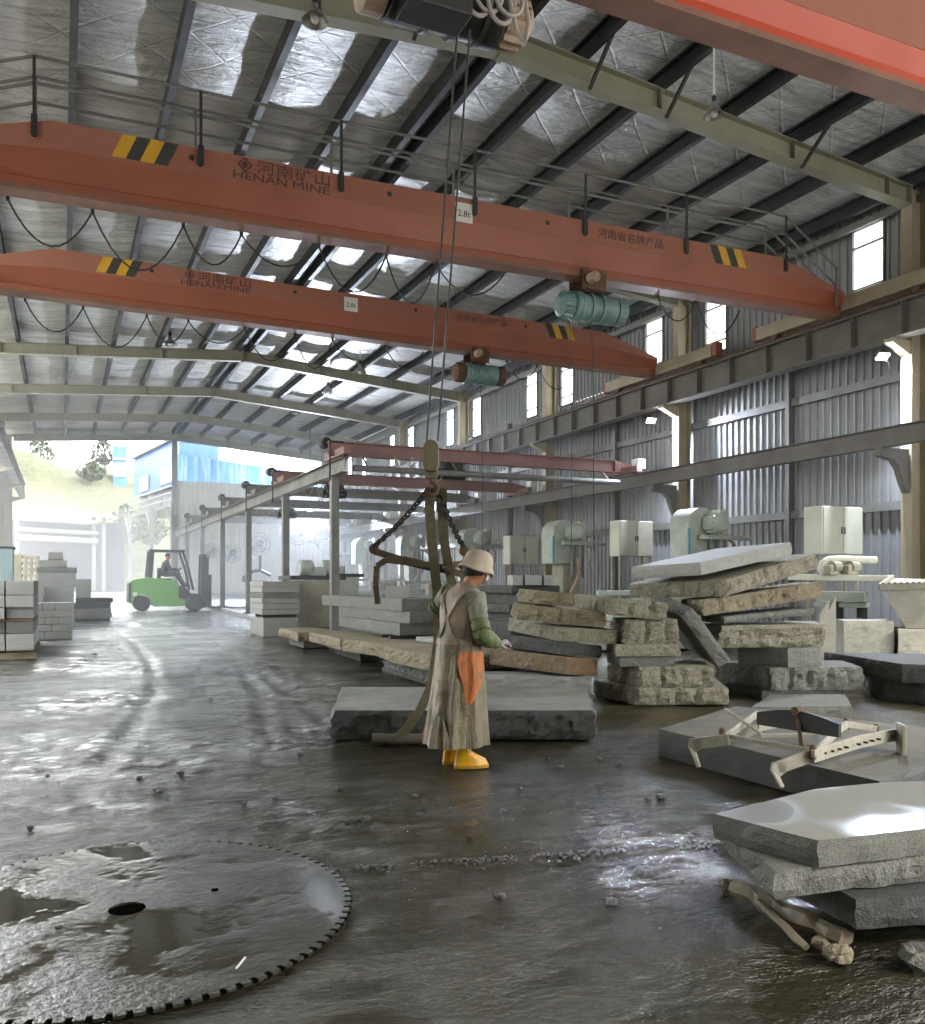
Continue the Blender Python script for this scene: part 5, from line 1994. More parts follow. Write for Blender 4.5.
for q in (0.12, 0.2, 0.28, 0.36, 0.5, 0.58, 0.66, 0.74, 0.9):
    c_ = gz(813, 756, 0.1).lerp(gz(899, 734, 0.1), q)
    m.lathe([(0.008, -0.0145), (0.008, 0.0145)], c_, Vector((n_.y, -n_.x, 0)), 10)
m.build('bolt_hole', M['black'], tg)
arm([gz(813, 754, 0.12), gz(846, 724, 0.2), gz(876, 729, 0.14)], 0.025, 0.05, 'diagonal_arm')
arm([gz(725, 738, 0.1), gz(757, 714, 0.16)], 0.025, 0.055, 'diagonal_arm')
arm([gz(742, 736, 0.06), gz(758, 728, 0.12), gz(787, 722, 0.12)], 0.02, 0.06, 'diagonal_arm')
arm([gz(722, 735, 0.12), gz(814, 751, 0.12)], 0.02, 0.03, 'tie_rod')
arm([gz(757, 717, 0.14), gz(815, 727, 0.1), gz(846, 727, 0.18)], 0.03, 0.05, 'cross_bar')
arm([gz(760, 736, 0.1), gz(816, 735, 0.1)], 0.02, 0.03, 'tie_rod')
m = MB()
a_, b_ = gz(725, 709, 0.22), gz(763, 735, 0.1)
m.tube([a_, b_], 0.012, 8)
m.build('pry_rod', wp, tg)
# dark curved balance bar across the top
m = MB()
la, lb = gz(758, 712, 0.3), gz(840, 724, 0.3)
d_ = (lb - la)
top, bot = [], []
for i in range(13):
    t = i / 12
    c_ = la.lerp(lb, t)
    top.append(c_ + Vector((0, 0, 0.05 * math.sin(PI * t))))
    bot.append(c_ - Vector((0, 0, 0.09)))
s_ = Vector((d_.y, -d_.x, 0)).normalized() * 0.03
m.prism([p - s_ / 2 for p in top] + [p - s_ / 2 for p in reversed(bot)], s_)
m.build('balance_bar', M['black'], tg)
m = MB()
c_ = la.lerp(lb, 0.5)
m.lathe([(0.03, -0.03), (0.03, 0.03)], c_ + Vector((0, 0, 0.05)), (s_.x, s_.y, 0), 14)
m.bar(c_ + Vector((0, 0, 0.02)), Vector((c_.x - 0.06, c_.y - 0.1, zt + 0.12)), 0.02, 0.03)
m.build('lifting_lug', M['rust'], tg)
for px, py in ((722, 735), (813, 753), (846, 725), (876, 731)):
    p_ = gz(px, py, 0.12)
    MB().lathe([(0.022, -0.04), (0.022, 0.04), (0.012, 0.055)], p_, (0, 0, 1), 10).build('pivot_bolt', M['rust'], tg)
# feet that rest on the slab
m = MB()
for px, py in ((729, 741), (813, 758), (757, 719), (899, 739)):
    p_ = gz(px, py, 0.0)
    m.box((p_.x + 0.03, p_.y, zt + 0.038), (0.05, 0.05, 0.06))
m.build('foot', wp, tg)
# ================================================================ machines on the right
M['mach'] = paint('machine_pale_green', lin(176, 184, 174), lin(136, 138, 124), 0.5, 0, 3)
M['mach_dust'] = paint('dust_coated_iron', lin(168, 164, 148), lin(120, 114, 100), 0.75, 0, 4, 0.3)
M['mach_blue'] = paint('machine_blue_trim', lin(84, 150, 176), lin(90, 110, 112), 0.5, 0, 6)
M['cab'] = paint('cabinet_cream', lin(206, 206, 192), lin(178, 176, 158), 0.5, 0, 2)
M['conc'] = paint('old_concrete_block', lin(170, 168, 156), lin(128, 124, 112), 0.8, 0, 5, 0.4)


def cutter(y, label):
    """bridge type stone cutting machine: bed, pillar, arched head with motor"""
    X = 11.85
    z0 = fl(y)
    root = thing('stone_cutting_machine', label, 'cutting machine', (X, y, z0), 0, 'stone cutting machines')
    m = MB()
    m.box((X - 0.9, y, z0 + 0.3), (2.9, 1.3, 0.55), bevel=0.02)
    m.build('bed', M['mach_dust'], root)
    m = MB()
    m.box((X - 1.0, y, z0 + 0.64), (2.5, 1.0, 0.1), bevel=0.01)
    for s_ in (-1, 1):
        m.box((X - 0.9, y + s_ * 0.56, z0 + 0.66), (2.9, 0.1, 0.14))
    m.build('table', M['mach'], root)
    MB().box((X + 0.3, y + 0.1, z0 + 1.35), (0.5, 0.55, 1.6), bevel=0.02).build('pillar', M['mach_dust'], root)
    # arched housing facing the near end
    m = MB()
    zt = 3.12 + (z0 - 0.25)
    pts = [Vector((X - 0.3, y - 0.28, zt - 1.15)), Vector((X + 0.42, y - 0.28, zt - 1.15))]
    for q in np.linspace(0, PI, 13):
        pts.append(Vector((X + 0.06 + 0.36 * math.cos(q), y - 0.28, zt - 0.34 + 0.34 * math.sin(q))))
    m.prism(pts, (0, 0.62, 0))
    m.build('head_housing', M['mach'], root, bevel=0.015)
    m = MB()
    for s_ in (-0.3, 0.42):
        m.box((X + s_, y - 0.29, zt - 0.8), (0.05, 0.03, 0.75))
    m.build('trim_strip', M['mach_blue'], root)
    m = MB()
    m.lathe([(0.14, 0), (0.2, 0.03), (0.2, 0.36), (0.15, 0.42), (0.05, 0.44)], (X + 0.22, y - 0.28, zt - 0.33), (0, -1, 0), 18)
    for i in range(12):
        a = 2 * PI * i / 12
        m.box((X + 0.22 + 0.21 * math.cos(a), y - 0.48, zt - 0.33 + 0.21 * math.sin(a)), (0.03, 0.3, 0.03))
    m.build('motor', M['mach'], root)
    MB().box((X + 0.62, y - 0.1, zt - 0.28), (0.16, 0.3, 0.5), bevel=0.01).build('switch_box', M['cab'], root)
    m = MB()
    m.box((X + 0.45, y - 0.42, zt - 0.62), (1.1, 0.14, 0.09), bevel=0.01)
    m.tube([(X + 0.9, y - 0.42, zt - 0.62), (X + 1.2, y - 0.42, zt - 0.64)], 0.035, 8)
    m.build('cross_arm', M['mach'], root)
    m = MB()
    for dx in (0.18, 0.34, 0.5):
        m.tube([(X + dx, y - 0.42, zt - 0.6), (X + dx, y - 0.42, zt - 1.5)], 0.035, 8)
    m.build('guide_rod', M['steel'], root)
    m = MB()
    m.tube([(X + 0.6, y - 0.42, zt - 0.66), (X + 0.72, y - 0.46, zt - 0.75), (X + 0.76, y - 0.46, zt - 0.95), (X + 0.66, y - 0.44, zt - 1.2)], 0.025, 7)
    m.tube([(X + 0.3, y - 0.5, zt - 1.0), (X + 0.34, y - 0.52, zt - 1.3), (X + 0.28, y - 0.5, zt - 1.6), (X + 0.1, y - 0.5, zt - 1.9)], 0.05, 8)
    m.build('water_hose', M['dirty_beige'], root)
    m = MB()
    m.lathe([(0.1, 0), (0.17, 0.04), (0.17, 0.5), (0.13, 0.56)], (X - 1.1, y - 0.35, z0 + 0.95), (1, 0, 0), 16)
    m.box((X - 1.35, y - 0.35, z0 + 0.9), (0.45, 0.34, 0.38), bevel=0.03)
    m.box((X - 0.8, y - 0.35, z0 + 0.73), (0.5, 0.3, 0.08))
    m.build('feed_motor', M['mach_dust'], root)
    m = MB()
    for zz in (0.86, 1.12):
        m.box((X - 0.95, y + 0.3, z0 + zz), (2.3, 0.12, 0.1), bevel=0.01)
    for dx in (-2.0, -1.2, -0.4):
        m.box((X + dx, y + 0.3, z0 + 0.93), (0.1, 0.1, 0.5))
    m.build('guide_rail', M['mach'], root)
    return root


for i, (y, lab) in enumerate(((14.6, 'stone cutting machine with arched green head behind the big right pile'), (20.0, 'stone cutting machine with arched head between pile and worker, second along the wall'), (25.6, 'stone cutting machine behind the worker, third along the wall'), (31.2, 'stone cutting machine in mid hall, fourth along the wall'), (36.8, 'stone cutting machine far back, fifth along the wall'), (42.2, 'stone cutting machine nearest the far gable'))):
    cutter(y, lab)


def cabinet(y, label, zb, X=12.2):
    root = thing('control_cabinet', label, 'cabinet', (X + 0.48, y, zb - 0.9), 0, 'cream control cabinets')
    w, h, dp = 0.97, 0.86, 0.42
    MB().box((X + w / 2, y + dp / 2, zb + h / 2), (w, dp, h), bevel=0.008).build('cabinet_body', M['cab'], root)
    for s_ in (0, 1):
        d = MB().box((X + 0.02 + w * (0.25 + 0.5 * s_) - 0.01 * s_, y - 0.008, zb + h / 2), (w / 2 - 0.02, 0.02, h - 0.03), bevel=0.004).build('door', M['cab'], root)
        MB().box((X + w / 2 + (0.04 if s_ else -0.03), y - 0.025, zb + h / 2), (0.018, 0.02, 0.12), bevel=0.003).build('handle', M['steel_dark'], d)
    m = MB()
    for dx in (0.06, w - 0.06):
        for dy in (0.05, dp - 0.05):
            m.box((X + dx, y + dy, (zb + fl(y)) / 2), (0.06, 0.06, zb - fl(y)))
    m.build('stand', M['mach_dust'], root)
    return root


cabinet(11.5, 'cream two door control cabinet at right, nearest of the row', CAMH + 0.47)
cabinet(17.7, 'cream two door control cabinet above the centre right stack, second of the row', CAMH + 0.6)
cabinet(23.4, 'cream two door control cabinet behind the worker, third of the row', CAMH + 0.5)

# nearest machine: pipe frame, long white rails, dusty hopper and concrete blocks
Yn = 10.0
root = thing('pipe_frame_machine', 'dusty white machine frame with bent pipe below the nearest cabinet', 'machine', (11.6, Yn, fl(Yn)))
Xr = 11.2
def nb(px, py, d=14.1):
    return P(px, py, d)
m = MB()
pts = [nb(876, 560), nb(840, 559), nb(829, 559.5), nb(823, 563), nb(821, 569), nb(824, 574), nb(831, 576), nb(845, 576)]
m.tube(pts, 0.06, 10)
m.build('bent_pipe', M['cab'], root, True)
m = MB()
m.bar(nb(788, 577, 14.4), nb(890, 578.6, 13.9), 0.35, 0.1, bevel=0.01)
m.build('long_rail', M['cab'], root)
m = MB()
m.bar(nb(818, 596, 14.4), nb(866, 597, 14.0), 0.4, 0.16, bevel=0.01)
m.bar(nb(816, 604, 14.5), nb(868, 605, 14.1), 0.5, 0.08, bevel=0.01)
m.build('machine_bed', M['mach'], root)
m = MB()
for px in (838, 862):
    a_ = nb(px, 600, 14.15)
    m.box((a_.x, a_.y, (a_.z + fl(a_.y)) / 2), (0.12, 0.12, a_.z - fl(a_.y)), -TH)
m.build('machine_leg', M['steel_dark'], root)
m = MB()
for px in (830, 848):
    m.box(nb(px, 570, 14.05), (0.2, 0.2, 0.16), bevel=0.02)
    m.lathe([(0.05, -0.1), (0.1, -0.08), (0.1, 0.08), (0.05, 0.1)], nb(px + 5, 567, 14.05), (1, 0, 0), 12)
m.build('gear_unit', M['mach_dust'], root)
hp = thing('dust_hopper', 'dusty tapering steel hopper at the right edge above the concrete blocks', 'hopper', nb(905, 630, 13.0))
m = MB()
A = [nb(880, 587, 12.9), nb(960, 585, 12.5), nb(960, 580, 13.5), nb(893, 578, 13.6)]
zh = zat(629, 12.6) + 0.01
B = [Vector((p.x, p.y, zh)) for p in (nb(906, 627, 12.7), nb(935, 626, 12.6), nb(935, 620, 13.1), nb(904, 620, 13.1))]
m.loft([B, A], cap=True)
m.build('hopper_shell', M['conc'], hp)
m = MB()
m.bar(A[0], A[1], 0.04, 0.1)
m.bar(A[0], A[3], 0.04, 0.1)
m.build('hopper_rim', M['mach_dust'], hp)
m = MB()
for i in range(13):
    c_ = A[0].lerp(A[1], (i + 0.5) / 13)
    m.lathe([(0.016, -0.02), (0.016, 0.02)], c_ + Vector((0, 0, 0.05)), vy, 6)
m.build('rim_bolt', M['rust'], hp)
for pts, lab in (((844, 894, 621, 12.7), 'pale concrete block behind the big right pile'), ((898, 975, 629, 12.6), 'pale chipped concrete block at the right edge')):
    xa, xb, yt, d_ = pts
    z1 = zat(yt, d_)
    o = slab_mesh(level(z1, (xa, d_), (xb, d_ - 0.03), (xb - 8, d_ + 0.7), (xa - 8, d_ + 0.7)), z1 - fl(9) + 0.0, 0.008).build('concrete_block', M['conc'])
    tag(o, lab, 'concrete block')
m = MB()
for i, (xa, xb, yt, yb) in enumerate(((820, 829, 600, 650), (829, 836, 596, 652))):
    pts = [P(xa + (xb - xa) * q, 0, 12.45) for q in (0, 0.5, 1)]
    zt_, zb__ = zat(yt, 12.45), fl(9.2) + 0.01
    m.prism([Vector((pts[0].x, pts[0].y, zb__)), Vector((pts[2].x, pts[2].y, zb__)), Vector((pts[2].x, pts[2].y, zt_)), Vector((pts[0].x, pts[0].y, zt_ - 0.2))], vy * 0.05 + vx * 0.02 * i)
tag(m.build('dusty_sheet', M['conc']), 'bent dusty splash sheets standing behind the big right pile', 'splash sheet')

# dusty stuff between posts and machines
gx = 'slabs stacked on the pale block by the posts'
zb_ = fl(21) + 0.11
wslab('pale block under the bluish slab stack beside the posts', zb_ + 0.3, fl(20) + 0.005, [(4.15, 20.0), (4.1, 21.2), (4.95, 21.2), (4.95, 20.0)], 'granite_pale', 0.006, seg=0.3, name='stone_block')
z_ = zb_ + 0.37
for i in range(2):
    wslab(f'timber bearer between block and bluish slabs, {"near" if i == 0 else "far"} one', zb_ + 0.365, zb_ + 0.303, [(4.15, 20.15 + i * 0.7), (4.15, 20.25 + i * 0.7), (4.95, 20.25 + i * 0.7), (4.95, 20.15 + i * 0.7)], 'granite_dark', 0.003, 'bearers by the posts', name='timber_bearer', seg=0.3)
for i in range(6):
    wslab(f'bluish sawn slab beside the grey posts, {ORD[i]} from the bottom', z_ + 0.125, z_ + 0.003, [(4.12 + 0.02 * (i % 2), 20.0), (4.1, 21.3), (4.98, 21.3), (4.98, 20.0 + 0.02 * (i % 3))], 'granite_pale' if i != 3 else 'granite', 0.003, gx, seg=0.4)
    z_ += 0.127
# covered machine bodies between the first posts
for px, w_, y_, z1_, mt, lab in ((300, 1.1, 21.6, 1.62, 'mach_dust', 'dust covered tan machine body between the first two posts'), (322, 1.2, 24.6, 1.7, 'mach', 'grey machine body behind the second post')):
    X_ = PY(px, 0, y_).x
    root = thing('covered_machine', lab, 'machine', (X_, y_, fl(y_) + 0.1))
    zc_ = fl(y_) + 0.11
    MB().box((X_ + 0.3, y_, (zc_ + z1_) / 2), (w_, 1.2, z1_ - zc_), bevel=0.02).build('casing', M[mt], root)
    MB().box((X_ + 0.3, y_, z1_ + 0.06), (w_ + 0.3, 1.3, 0.1), bevel=0.01).build('top_plate', M['steel_dark'], root)
    m = MB()
    m.lathe([(0.18, 0), (0.2, 0.05), (0.2, 0.3), (0.12, 0.36)], (X_ - 0.1, y_ - 0.3, z1_ + 0.3), (1, 0, 0), 14)
    m.box((X_ + 0.35, y_ - 0.3, z1_ + 0.22), (0.4, 0.3, 0.22), bevel=0.02)
    m.build('motor', M['mach'], root)
m = MB()
y_ = 33.5
X_ = PY(240, 0, y_).x + 0.75
root = thing('small_lathe', 'small pale machine with curved arm beyond the third post', 'machine', (X_, y_, fl(y_) + 0.1))
m.box((X_, y_, fl(y_) + 0.6), (0.6, 0.6, 0.95), bevel=0.03)
m.build('casing', M['mach'], root)
m = MB()
m.tube([(X_ - 0.5, y_, fl(y_) + 1.15), (X_ - 0.3, y_, fl(y_) + 1.4), (X_, y_, fl(y_) + 1.45), (X_ + 0.4, y_, fl(y_) + 1.25)], 0.06, 8)
m.tube([(X_, y_, fl(y_) + 1.4), (X_, y_, fl(y_) + 2.0)], 0.05, 8)
m.lathe([(0.1, 0), (0.13, 0.03), (0.13, 0.2), (0.1, 0.25)], (X_ - 0.55, y_, fl(y_) + 1.0), (0, 0, 1), 12)
m.build('curved_arm', M['steel'], root)

# wall fans on the far gable
def fan(px, py, Y, r, label):
    p = PY(px, py, Y)
    root = thing('wall_fan', label, 'fan', p, 0, 'fans on the far gable')
    m = MB()
    for q in range(3):
        rr = r * (0.4 + 0.3 * q)
        m.tube([p + Vector((rr * math.cos(a), 0, rr * math.sin(a))) for a in np.linspace(0, 2 * PI, 25)], 0.012, 5, cap=False)
    for i in range(18):
        a = 2 * PI * i / 18
        m.tube([p + Vector((0.1 * math.cos(a), -0.08, 0.1 * math.sin(a))), p + Vector((r * 0.7 * math.cos(a), -0.06, r * 0.7 * math.sin(a))), p + Vector((r * math.cos(a), 0, r * math.sin(a)))], 0.006, 4)
    m.build('fan_guard', M['steel'], root)
    m = MB()
    for i in range(4):
        a = 2 * PI * i / 4 + 0.3
        d1, d2 = Vector((math.cos(a), 0, math.sin(a))), Vector((math.cos(a + 0.75), 0, math.sin(a + 0.75)))
        m.prism([p + d1 * 0.1, p + d1 * r * 0.9, p + d2 * r * 0.9 + Vector((0, 0.06, 0)), p + d2 * 0.1 + Vector((0, 0.06, 0))], (0, 0.012, 0))
    m.build('fan_blade', M['cab'], root)
    MB().lathe([(0.1, 0), (0.17, 0.05), (0.17, 0.3), (0.1, 0.36)], p + Vector((0, -0.12, 0)), (0, -1, 0), 14).build('motor', M['steel_dark'], root)
    m = MB()
    m.bar(p + Vector((0, 0.05, -0.05)), Vector((p.x, YG - 0.02, p.z - 0.3)), 0.06, 0.06)
    m.build('wall_mount', M['steel_dark'], root)
fan(211, 551, 47.6, 0.4, 'grey wall fan on the far gable just right of the forklift mast')
fan(232, 553, 47.4, 0.5, 'grey wall fan on the far gable between the second and third far posts')
fan(259, 544, 47.0, 0.6, 'grey wall fan on the far gable left of the big bright one')
fan(298, 533, 46.8, 0.65, 'grey wall fan on the far gable, highest and rightmost of four')

# ================================================================ forklift
fk = (3.34, 32.6)
fz = fl(fk[1]) + 0.012
fr = thing('forklift', 'green forklift with a driver parked crosswise at the far end of the aisle', 'forklift', (fk[0], fk[1], fz))
fg = paint('forklift_green', lin(108, 168, 78), lin(90, 140, 72), 0.4, 0, 1.5, 0.05, 0.5)
fd = paint('forklift_dark', lin(58, 62, 62), lin(40, 42, 42), 0.5)
S_ = 0.0352
def fp(px, py, y=0.0):
    return Vector((fk[0] + (px - 165) * S_ * 0.96, fk[1] + y, fz + (610.6 - py) * S_))
m = MB()
pts = [(130, 604), (128, 600), (128.5, 583), (131, 579.5), (146, 577), (174, 581), (176, 585), (176, 598), (183, 599.5), (183, 606), (152, 606), (150, 600), (146, 595.5), (140, 594), (134, 596), (131, 601)]
m.prism([fp(a, b, -0.55) for a, b in pts], (0, 1.1, 0))
m.build('body', fg, fr, bevel=0.02)
m = MB()
m.prism([fp(a, b, -0.56) for a, b in ((127, 602), (127.6, 584), (129, 582), (130, 584), (129.6, 602))], (0, 1.12, 0))
m.build('counterweight', fd, fr)
m = MB()
m.prism([fp(a, b, -0.5) for a, b in ((176, 585), (182, 588), (186, 590), (190, 598), (190, 605), (183, 606), (183, 599), (176, 598))], (0, 1.0, 0))
m.build('front_frame', fd, fr)
for y in (-0.5, 0.5):
    m = MB()
    m.bar(fp(147.5, 578, y), fp(150, 551.5, y), 0.07, 0.16, (1, 0, 0))
    m.build('rear_pillar', fd, fr)
    m = MB()
    m.bar(fp(180, 551.5, y), fp(185.5, 568, y), 0.06, 0.08, (1, 0, 0))
    m.bar(fp(185.5, 568, y), fp(190.5, 590, y), 0.06, 0.08, (1, 0, 0))
    m.build('front_pillar', fd, fr)
m = MB()
for y in (-0.5, -0.3, -0.1, 0.1, 0.3, 0.5):
    m.bar(fp(148, 551, y), fp(181, 551, y), 0.05, 0.07)
m.bar(fp(149, 551, -0.53), fp(149, 551, 0.53), 0.1, 0.08)
m.bar(fp(180.5, 551, -0.53), fp(180.5, 551, 0.53), 0.1, 0.08)
m.build('overhead_guard', fd, fr)
for px, r, lab in ((140.5, 0.27, 0), (193, 0.3, 1)):
    for y in (-0.44, 0.44):
        c_ = Vector((fk[0] + (px - 165) * S_ * 0.96, fk[1] + y, fz + r))
        wl = MB().lathe([(r * 0.55, -0.11), (r * 0.92, -0.11), (r, -0.06), (r, 0.06), (r * 0.92, 0.11), (r * 0.55, 0.11)], c_, (0, 1, 0), 24).build('wheel', M['black'], fr, True)
        MB().lathe([(0.03, -0.09), (r * 0.56, -0.1), (r * 0.56, 0.1), (0.03, 0.09)], c_, (0, 1, 0), 18).build('rim', M['cable_grey'], wl)
m = MB()
for y in (-0.32, 0.32):
    m.bar(fp(200.5, 608, y), fp(202, 554, y), 0.1, 0.16, (1, 0, 0))
    m.bar(fp(204.5, 607, y * 0.8), fp(205.5, 557, y * 0.8), 0.08, 0.12, (1, 0, 0))
for py in (556, 575, 600):
    m.bar(fp(203, py, -0.36), fp(203, py, 0.36), 0.12, 0.14)
m.build('mast', fd, fr)
m = MB()
m.bar(fp(203, 604, 0), fp(203, 560, 0), 0.08, 0.08, (1, 0, 0))
m.build('lift_cylinder', M['steel'], fr)
m = MB()
for y in (-0.4, -0.2, 0, 0.2, 0.4):
    m.bar(fp(208, 606, y), fp(208.8, 575, y), 0.05, 0.05, (1, 0, 0))
for py in (576, 590, 604):
    m.bar(fp(208.3, py, -0.45), fp(208.3, py, 0.45), 0.06, 0.1)
m.build('carriage', fd, fr)
for y in (-0.28, 0.28):
    m = MB()
    m.prism([fp(a, b, y - 0.06) for a, b in ((208, 596), (209.8, 596), (209.8, 606.8), (247, 608.2), (247, 608.8), (208, 609))], (0, 0.12, 0))
    m.build('fork', fd, fr)
m = MB()
m.bar(fp(157.5, 580, 0), fp(158, 568, 0), 0.45, 0.1, (1, 0, 0), 0.02)
m.box(fp(163, 580, 0), (0.45, 0.45, 0.12), bevel=0.03)
m.build('seat', M['black'], fr)
m = MB()
m.tube([fp(184, 590, 0), fp(177.5, 570.5, 0)], 0.03, 8)
c_ = fp(177, 570, 0)
m.tube([c_ + Vector((0.16 * math.cos(q) * 0.85, 0.17 * math.sin(q), 0.1 * math.cos(q) * 0.8)) for q in np.linspace(0, 2 * PI, 17)], 0.018, 6)
m.build('steering_wheel', M['black'], fr)
MB().box(fp(133.5, 593.5, -0.56), (0.14, 0.02, 0.12), bevel=0.005).build('tail_lamp', M['white'], fr)

# driver, seated
dv = thing('person', 'forklift driver in dark clothes leaning to the steering wheel', 'person', fp(163, 577.5, 0))
b0 = fp(163, 577.5, 0)
Td = Matrix(((0, 1, 0, b0.x), (-1, 0, 0, b0.y), (0, 0, 1, b0.z + 0.03), (0, 0, 0, 1)))
wl_, wr_ = (-0.15, 0.42, 0.26), (0.15, 0.42, 0.26)
J = {'pelvis': ((0, 0, 0.1), 0.12), 'waist': ((0, 0.01, 0.24), 0.115), 'chest': ((0, 0.06, 0.44), (0.15, 0.11)), 'neck0': ((0, 0.1, 0.57), 0.055), 'neck1': ((0, 0.12, 0.62), 0.05),
     'skull0': ((0, 0.15, 0.69), (0.072, 0.085)), 'skull1': ((0, 0.145, 0.75), (0.076, 0.09)), 'skull2': ((0, 0.14, 0.79), 0.06), 'nose': ((0, 0.25, 0.69), 0.014), 'chin': ((0, 0.21, 0.62), 0.035), 'earL': ((-0.08, 0.14, 0.69), 0.018), 'earR': ((0.08, 0.14, 0.69), 0.018),
     'shL': ((-0.18, 0.08, 0.51), 0.06), 'elL': ((-0.24, 0.18, 0.26), 0.045), 'foreL': ((-0.2, 0.3, 0.25), 0.04), 'wrL': (wl_, 0.028), 'shR': ((0.18, 0.08, 0.51), 0.06), 'elR': ((0.24, 0.18, 0.26), 0.045), 'foreR': ((0.2, 0.3, 0.25), 0.04), 'wrR': (wr_, 0.028),
     'hipL': ((-0.1, 0.06, 0.09), 0.085), 'knL': ((-0.13, 0.44, 0.1), 0.062), 'calfL': ((-0.13, 0.54, -0.08), 0.056), 'anL': ((-0.13, 0.66, -0.3), 0.04), 'toeL': ((-0.13, 0.79, -0.3), 0.035),
     'hipR': ((0.1, 0.06, 0.09), 0.085), 'knR': ((0.13, 0.44, 0.1), 0.062), 'calfR': ((0.13, 0.54, -0.08), 0.056), 'anR': ((0.13, 0.66, -0.3), 0.04), 'toeR': ((0.13, 0.79, -0.3), 0.035)}
body(J, (('wrL', hand(wl_, (0.2, 0.9, 0.2), (0.2, 0.1, -1), -1, 1, 0.9)), ('wrR', hand(wr_, (-0.2, 0.9, 0.2), (-0.2, 0.1, -1), 1, 1, 0.9))), Td, dv)
Wd = lambda v_: Td @ Vector(v_)
dk = paint('dark_work_clothes', lin(66, 70, 76), lin(48, 50, 54), 0.8, 0, 5)
m = MB()
m.loft([[Wd(p) for p in oval((0, cy_, z), rx, ry, 20)] for z, rx, ry, cy_ in ((0.02, 0.17, 0.13, 0.0), (0.15, 0.165, 0.135, 0.0), (0.3, 0.18, 0.135, 0.025), (0.44, 0.205, 0.135, 0.06), (0.53, 0.17, 0.11, 0.08), (0.58, 0.075, 0.07, 0.1))])
m.build('jacket', dk, dv, True)
for sg in (-1, 1):
    sleeve([Wd((sg * 0.15, 0.08, 0.51)), Wd((sg * 0.24, 0.18, 0.26)), Wd((sg * 0.2, 0.3, 0.25)), Wd((sg * 0.155, 0.41, 0.26))], [0.085, 0.065, 0.056, 0.042]).build('sleeve', dk, dv, True)
    sleeve([Wd((sg * 0.1, 0.02, 0.09)), Wd((sg * 0.13, 0.43, 0.1)), Wd((sg * 0.13, 0.54, -0.08)), Wd((sg * 0.13, 0.655, -0.27))], [0.105, 0.082, 0.07, 0.06]).build('trouser_leg', dk, dv, True)
    m = MB()
    m.loft([[Wd((sg * 0.13 + 0.05 * math.cos(a), 0.72 + ry * math.sin(a), z)) for a in np.linspace(0, 2 * PI, 13)[:-1]] for z, ry in ((-0.35, 0.13), (-0.31, 0.13), (-0.26, 0.09), (-0.22, 0.06))])
    m.build('shoe', M['black'], dv, True)
m = MB()
m.loft([[Wd(p) for p in oval((0, 0.13, z), rx, ry, 16)] for z, rx, ry in ((0.7, 0.076, 0.07), (0.745, 0.088, 0.1), (0.79, 0.078, 0.092), (0.835, 0.04, 0.05))])
m.build('hair', M['black'], dv, True)
# ================================================================ stone stock along the left side
gk = 'kerb stones in the left stack'
xs0, y0_ = -0.6, 20.6
z_ = fl(20.6) + 0.012
n_ = 0
wid = [(0.0, 0.26, 0.53, 0.8), (0.0, 0.4, 0.8), (0.0, 0.27, 0.54, 0.8), (0.0, 0.43, 0.8), (0.0, 0.22, 0.47, 0.8)]
names_ = ['bottom', 'second', 'middle', 'fourth', 'top']
for r_, cuts in enumerate(wid):
    h_ = (0.17, 0.15, 0.15, 0.15, 0.15)[r_]
    for c_, (a_, b_) in enumerate(zip(cuts[:-1], cuts[1:])):
        pos = ('left', 'right') if len(cuts) == 3 else ('left', 'middle', 'right')
        wslab(f'pale kerb stone in the brick like left stack, {pos[c_]} one of the {names_[r_]} course', z_ + h_, z_ + 0.002, [(xs0 + a_ + 0.006, y0_), (xs0 + b_ - 0.006, y0_), (xs0 + b_ - 0.006, y0_ + 0.95), (xs0 + a_ + 0.006, y0_ + 0.95)], 'granite_pale', 0.004, gk, seg=0.2, name='kerb_stone')
    z_ += h_ + 0.003

# tall tiered stack behind it
gl = 'sawn blocks in the tall left stack'
Yt = 24.6
def lbox(label, xa, xb, yt, yb, Y, depth, mat='granite_pale', group=gl, zb=None, name='stone_block'):
    a_, b_ = PY(xa, yt, Y), PY(xb, yt, Y)
    z0 = zb if zb is not None else PY((xa + xb) / 2, yb, Y).z
    return wslab(label, a_.z, z0, [(a_.x, Y), (b_.x, Y), (b_.x, Y + depth), (a_.x, Y + depth)], mat, 0.006, group, seg=0.25, name=name)
lbox('wide pale block at the bottom of the tall left stack', 44, 74, 588, 603, Yt, 1.4, zb=fl(25) + 0.012)
lbox('wide pale block second from bottom of the tall left stack', 38, 76, 573, 587.6, Yt, 1.4)
lbox('flat pale slab with a lip in the tall left stack', 37, 77, 567.3, 572.6, Yt, 1.3, 'granite')
lbox('grey block near the top of the tall left stack', 39, 67, 560, 566.9, Yt, 1.0)
lbox('small block crowning the tall left stack', 48, 63, 552, 559.6, Yt + 0.1, 0.8)
lbox('low pale block left of the tall stack', 27, 43, 586, 604, Yt - 0.3, 1.0, group=None, zb=fl(24.4) + 0.012)
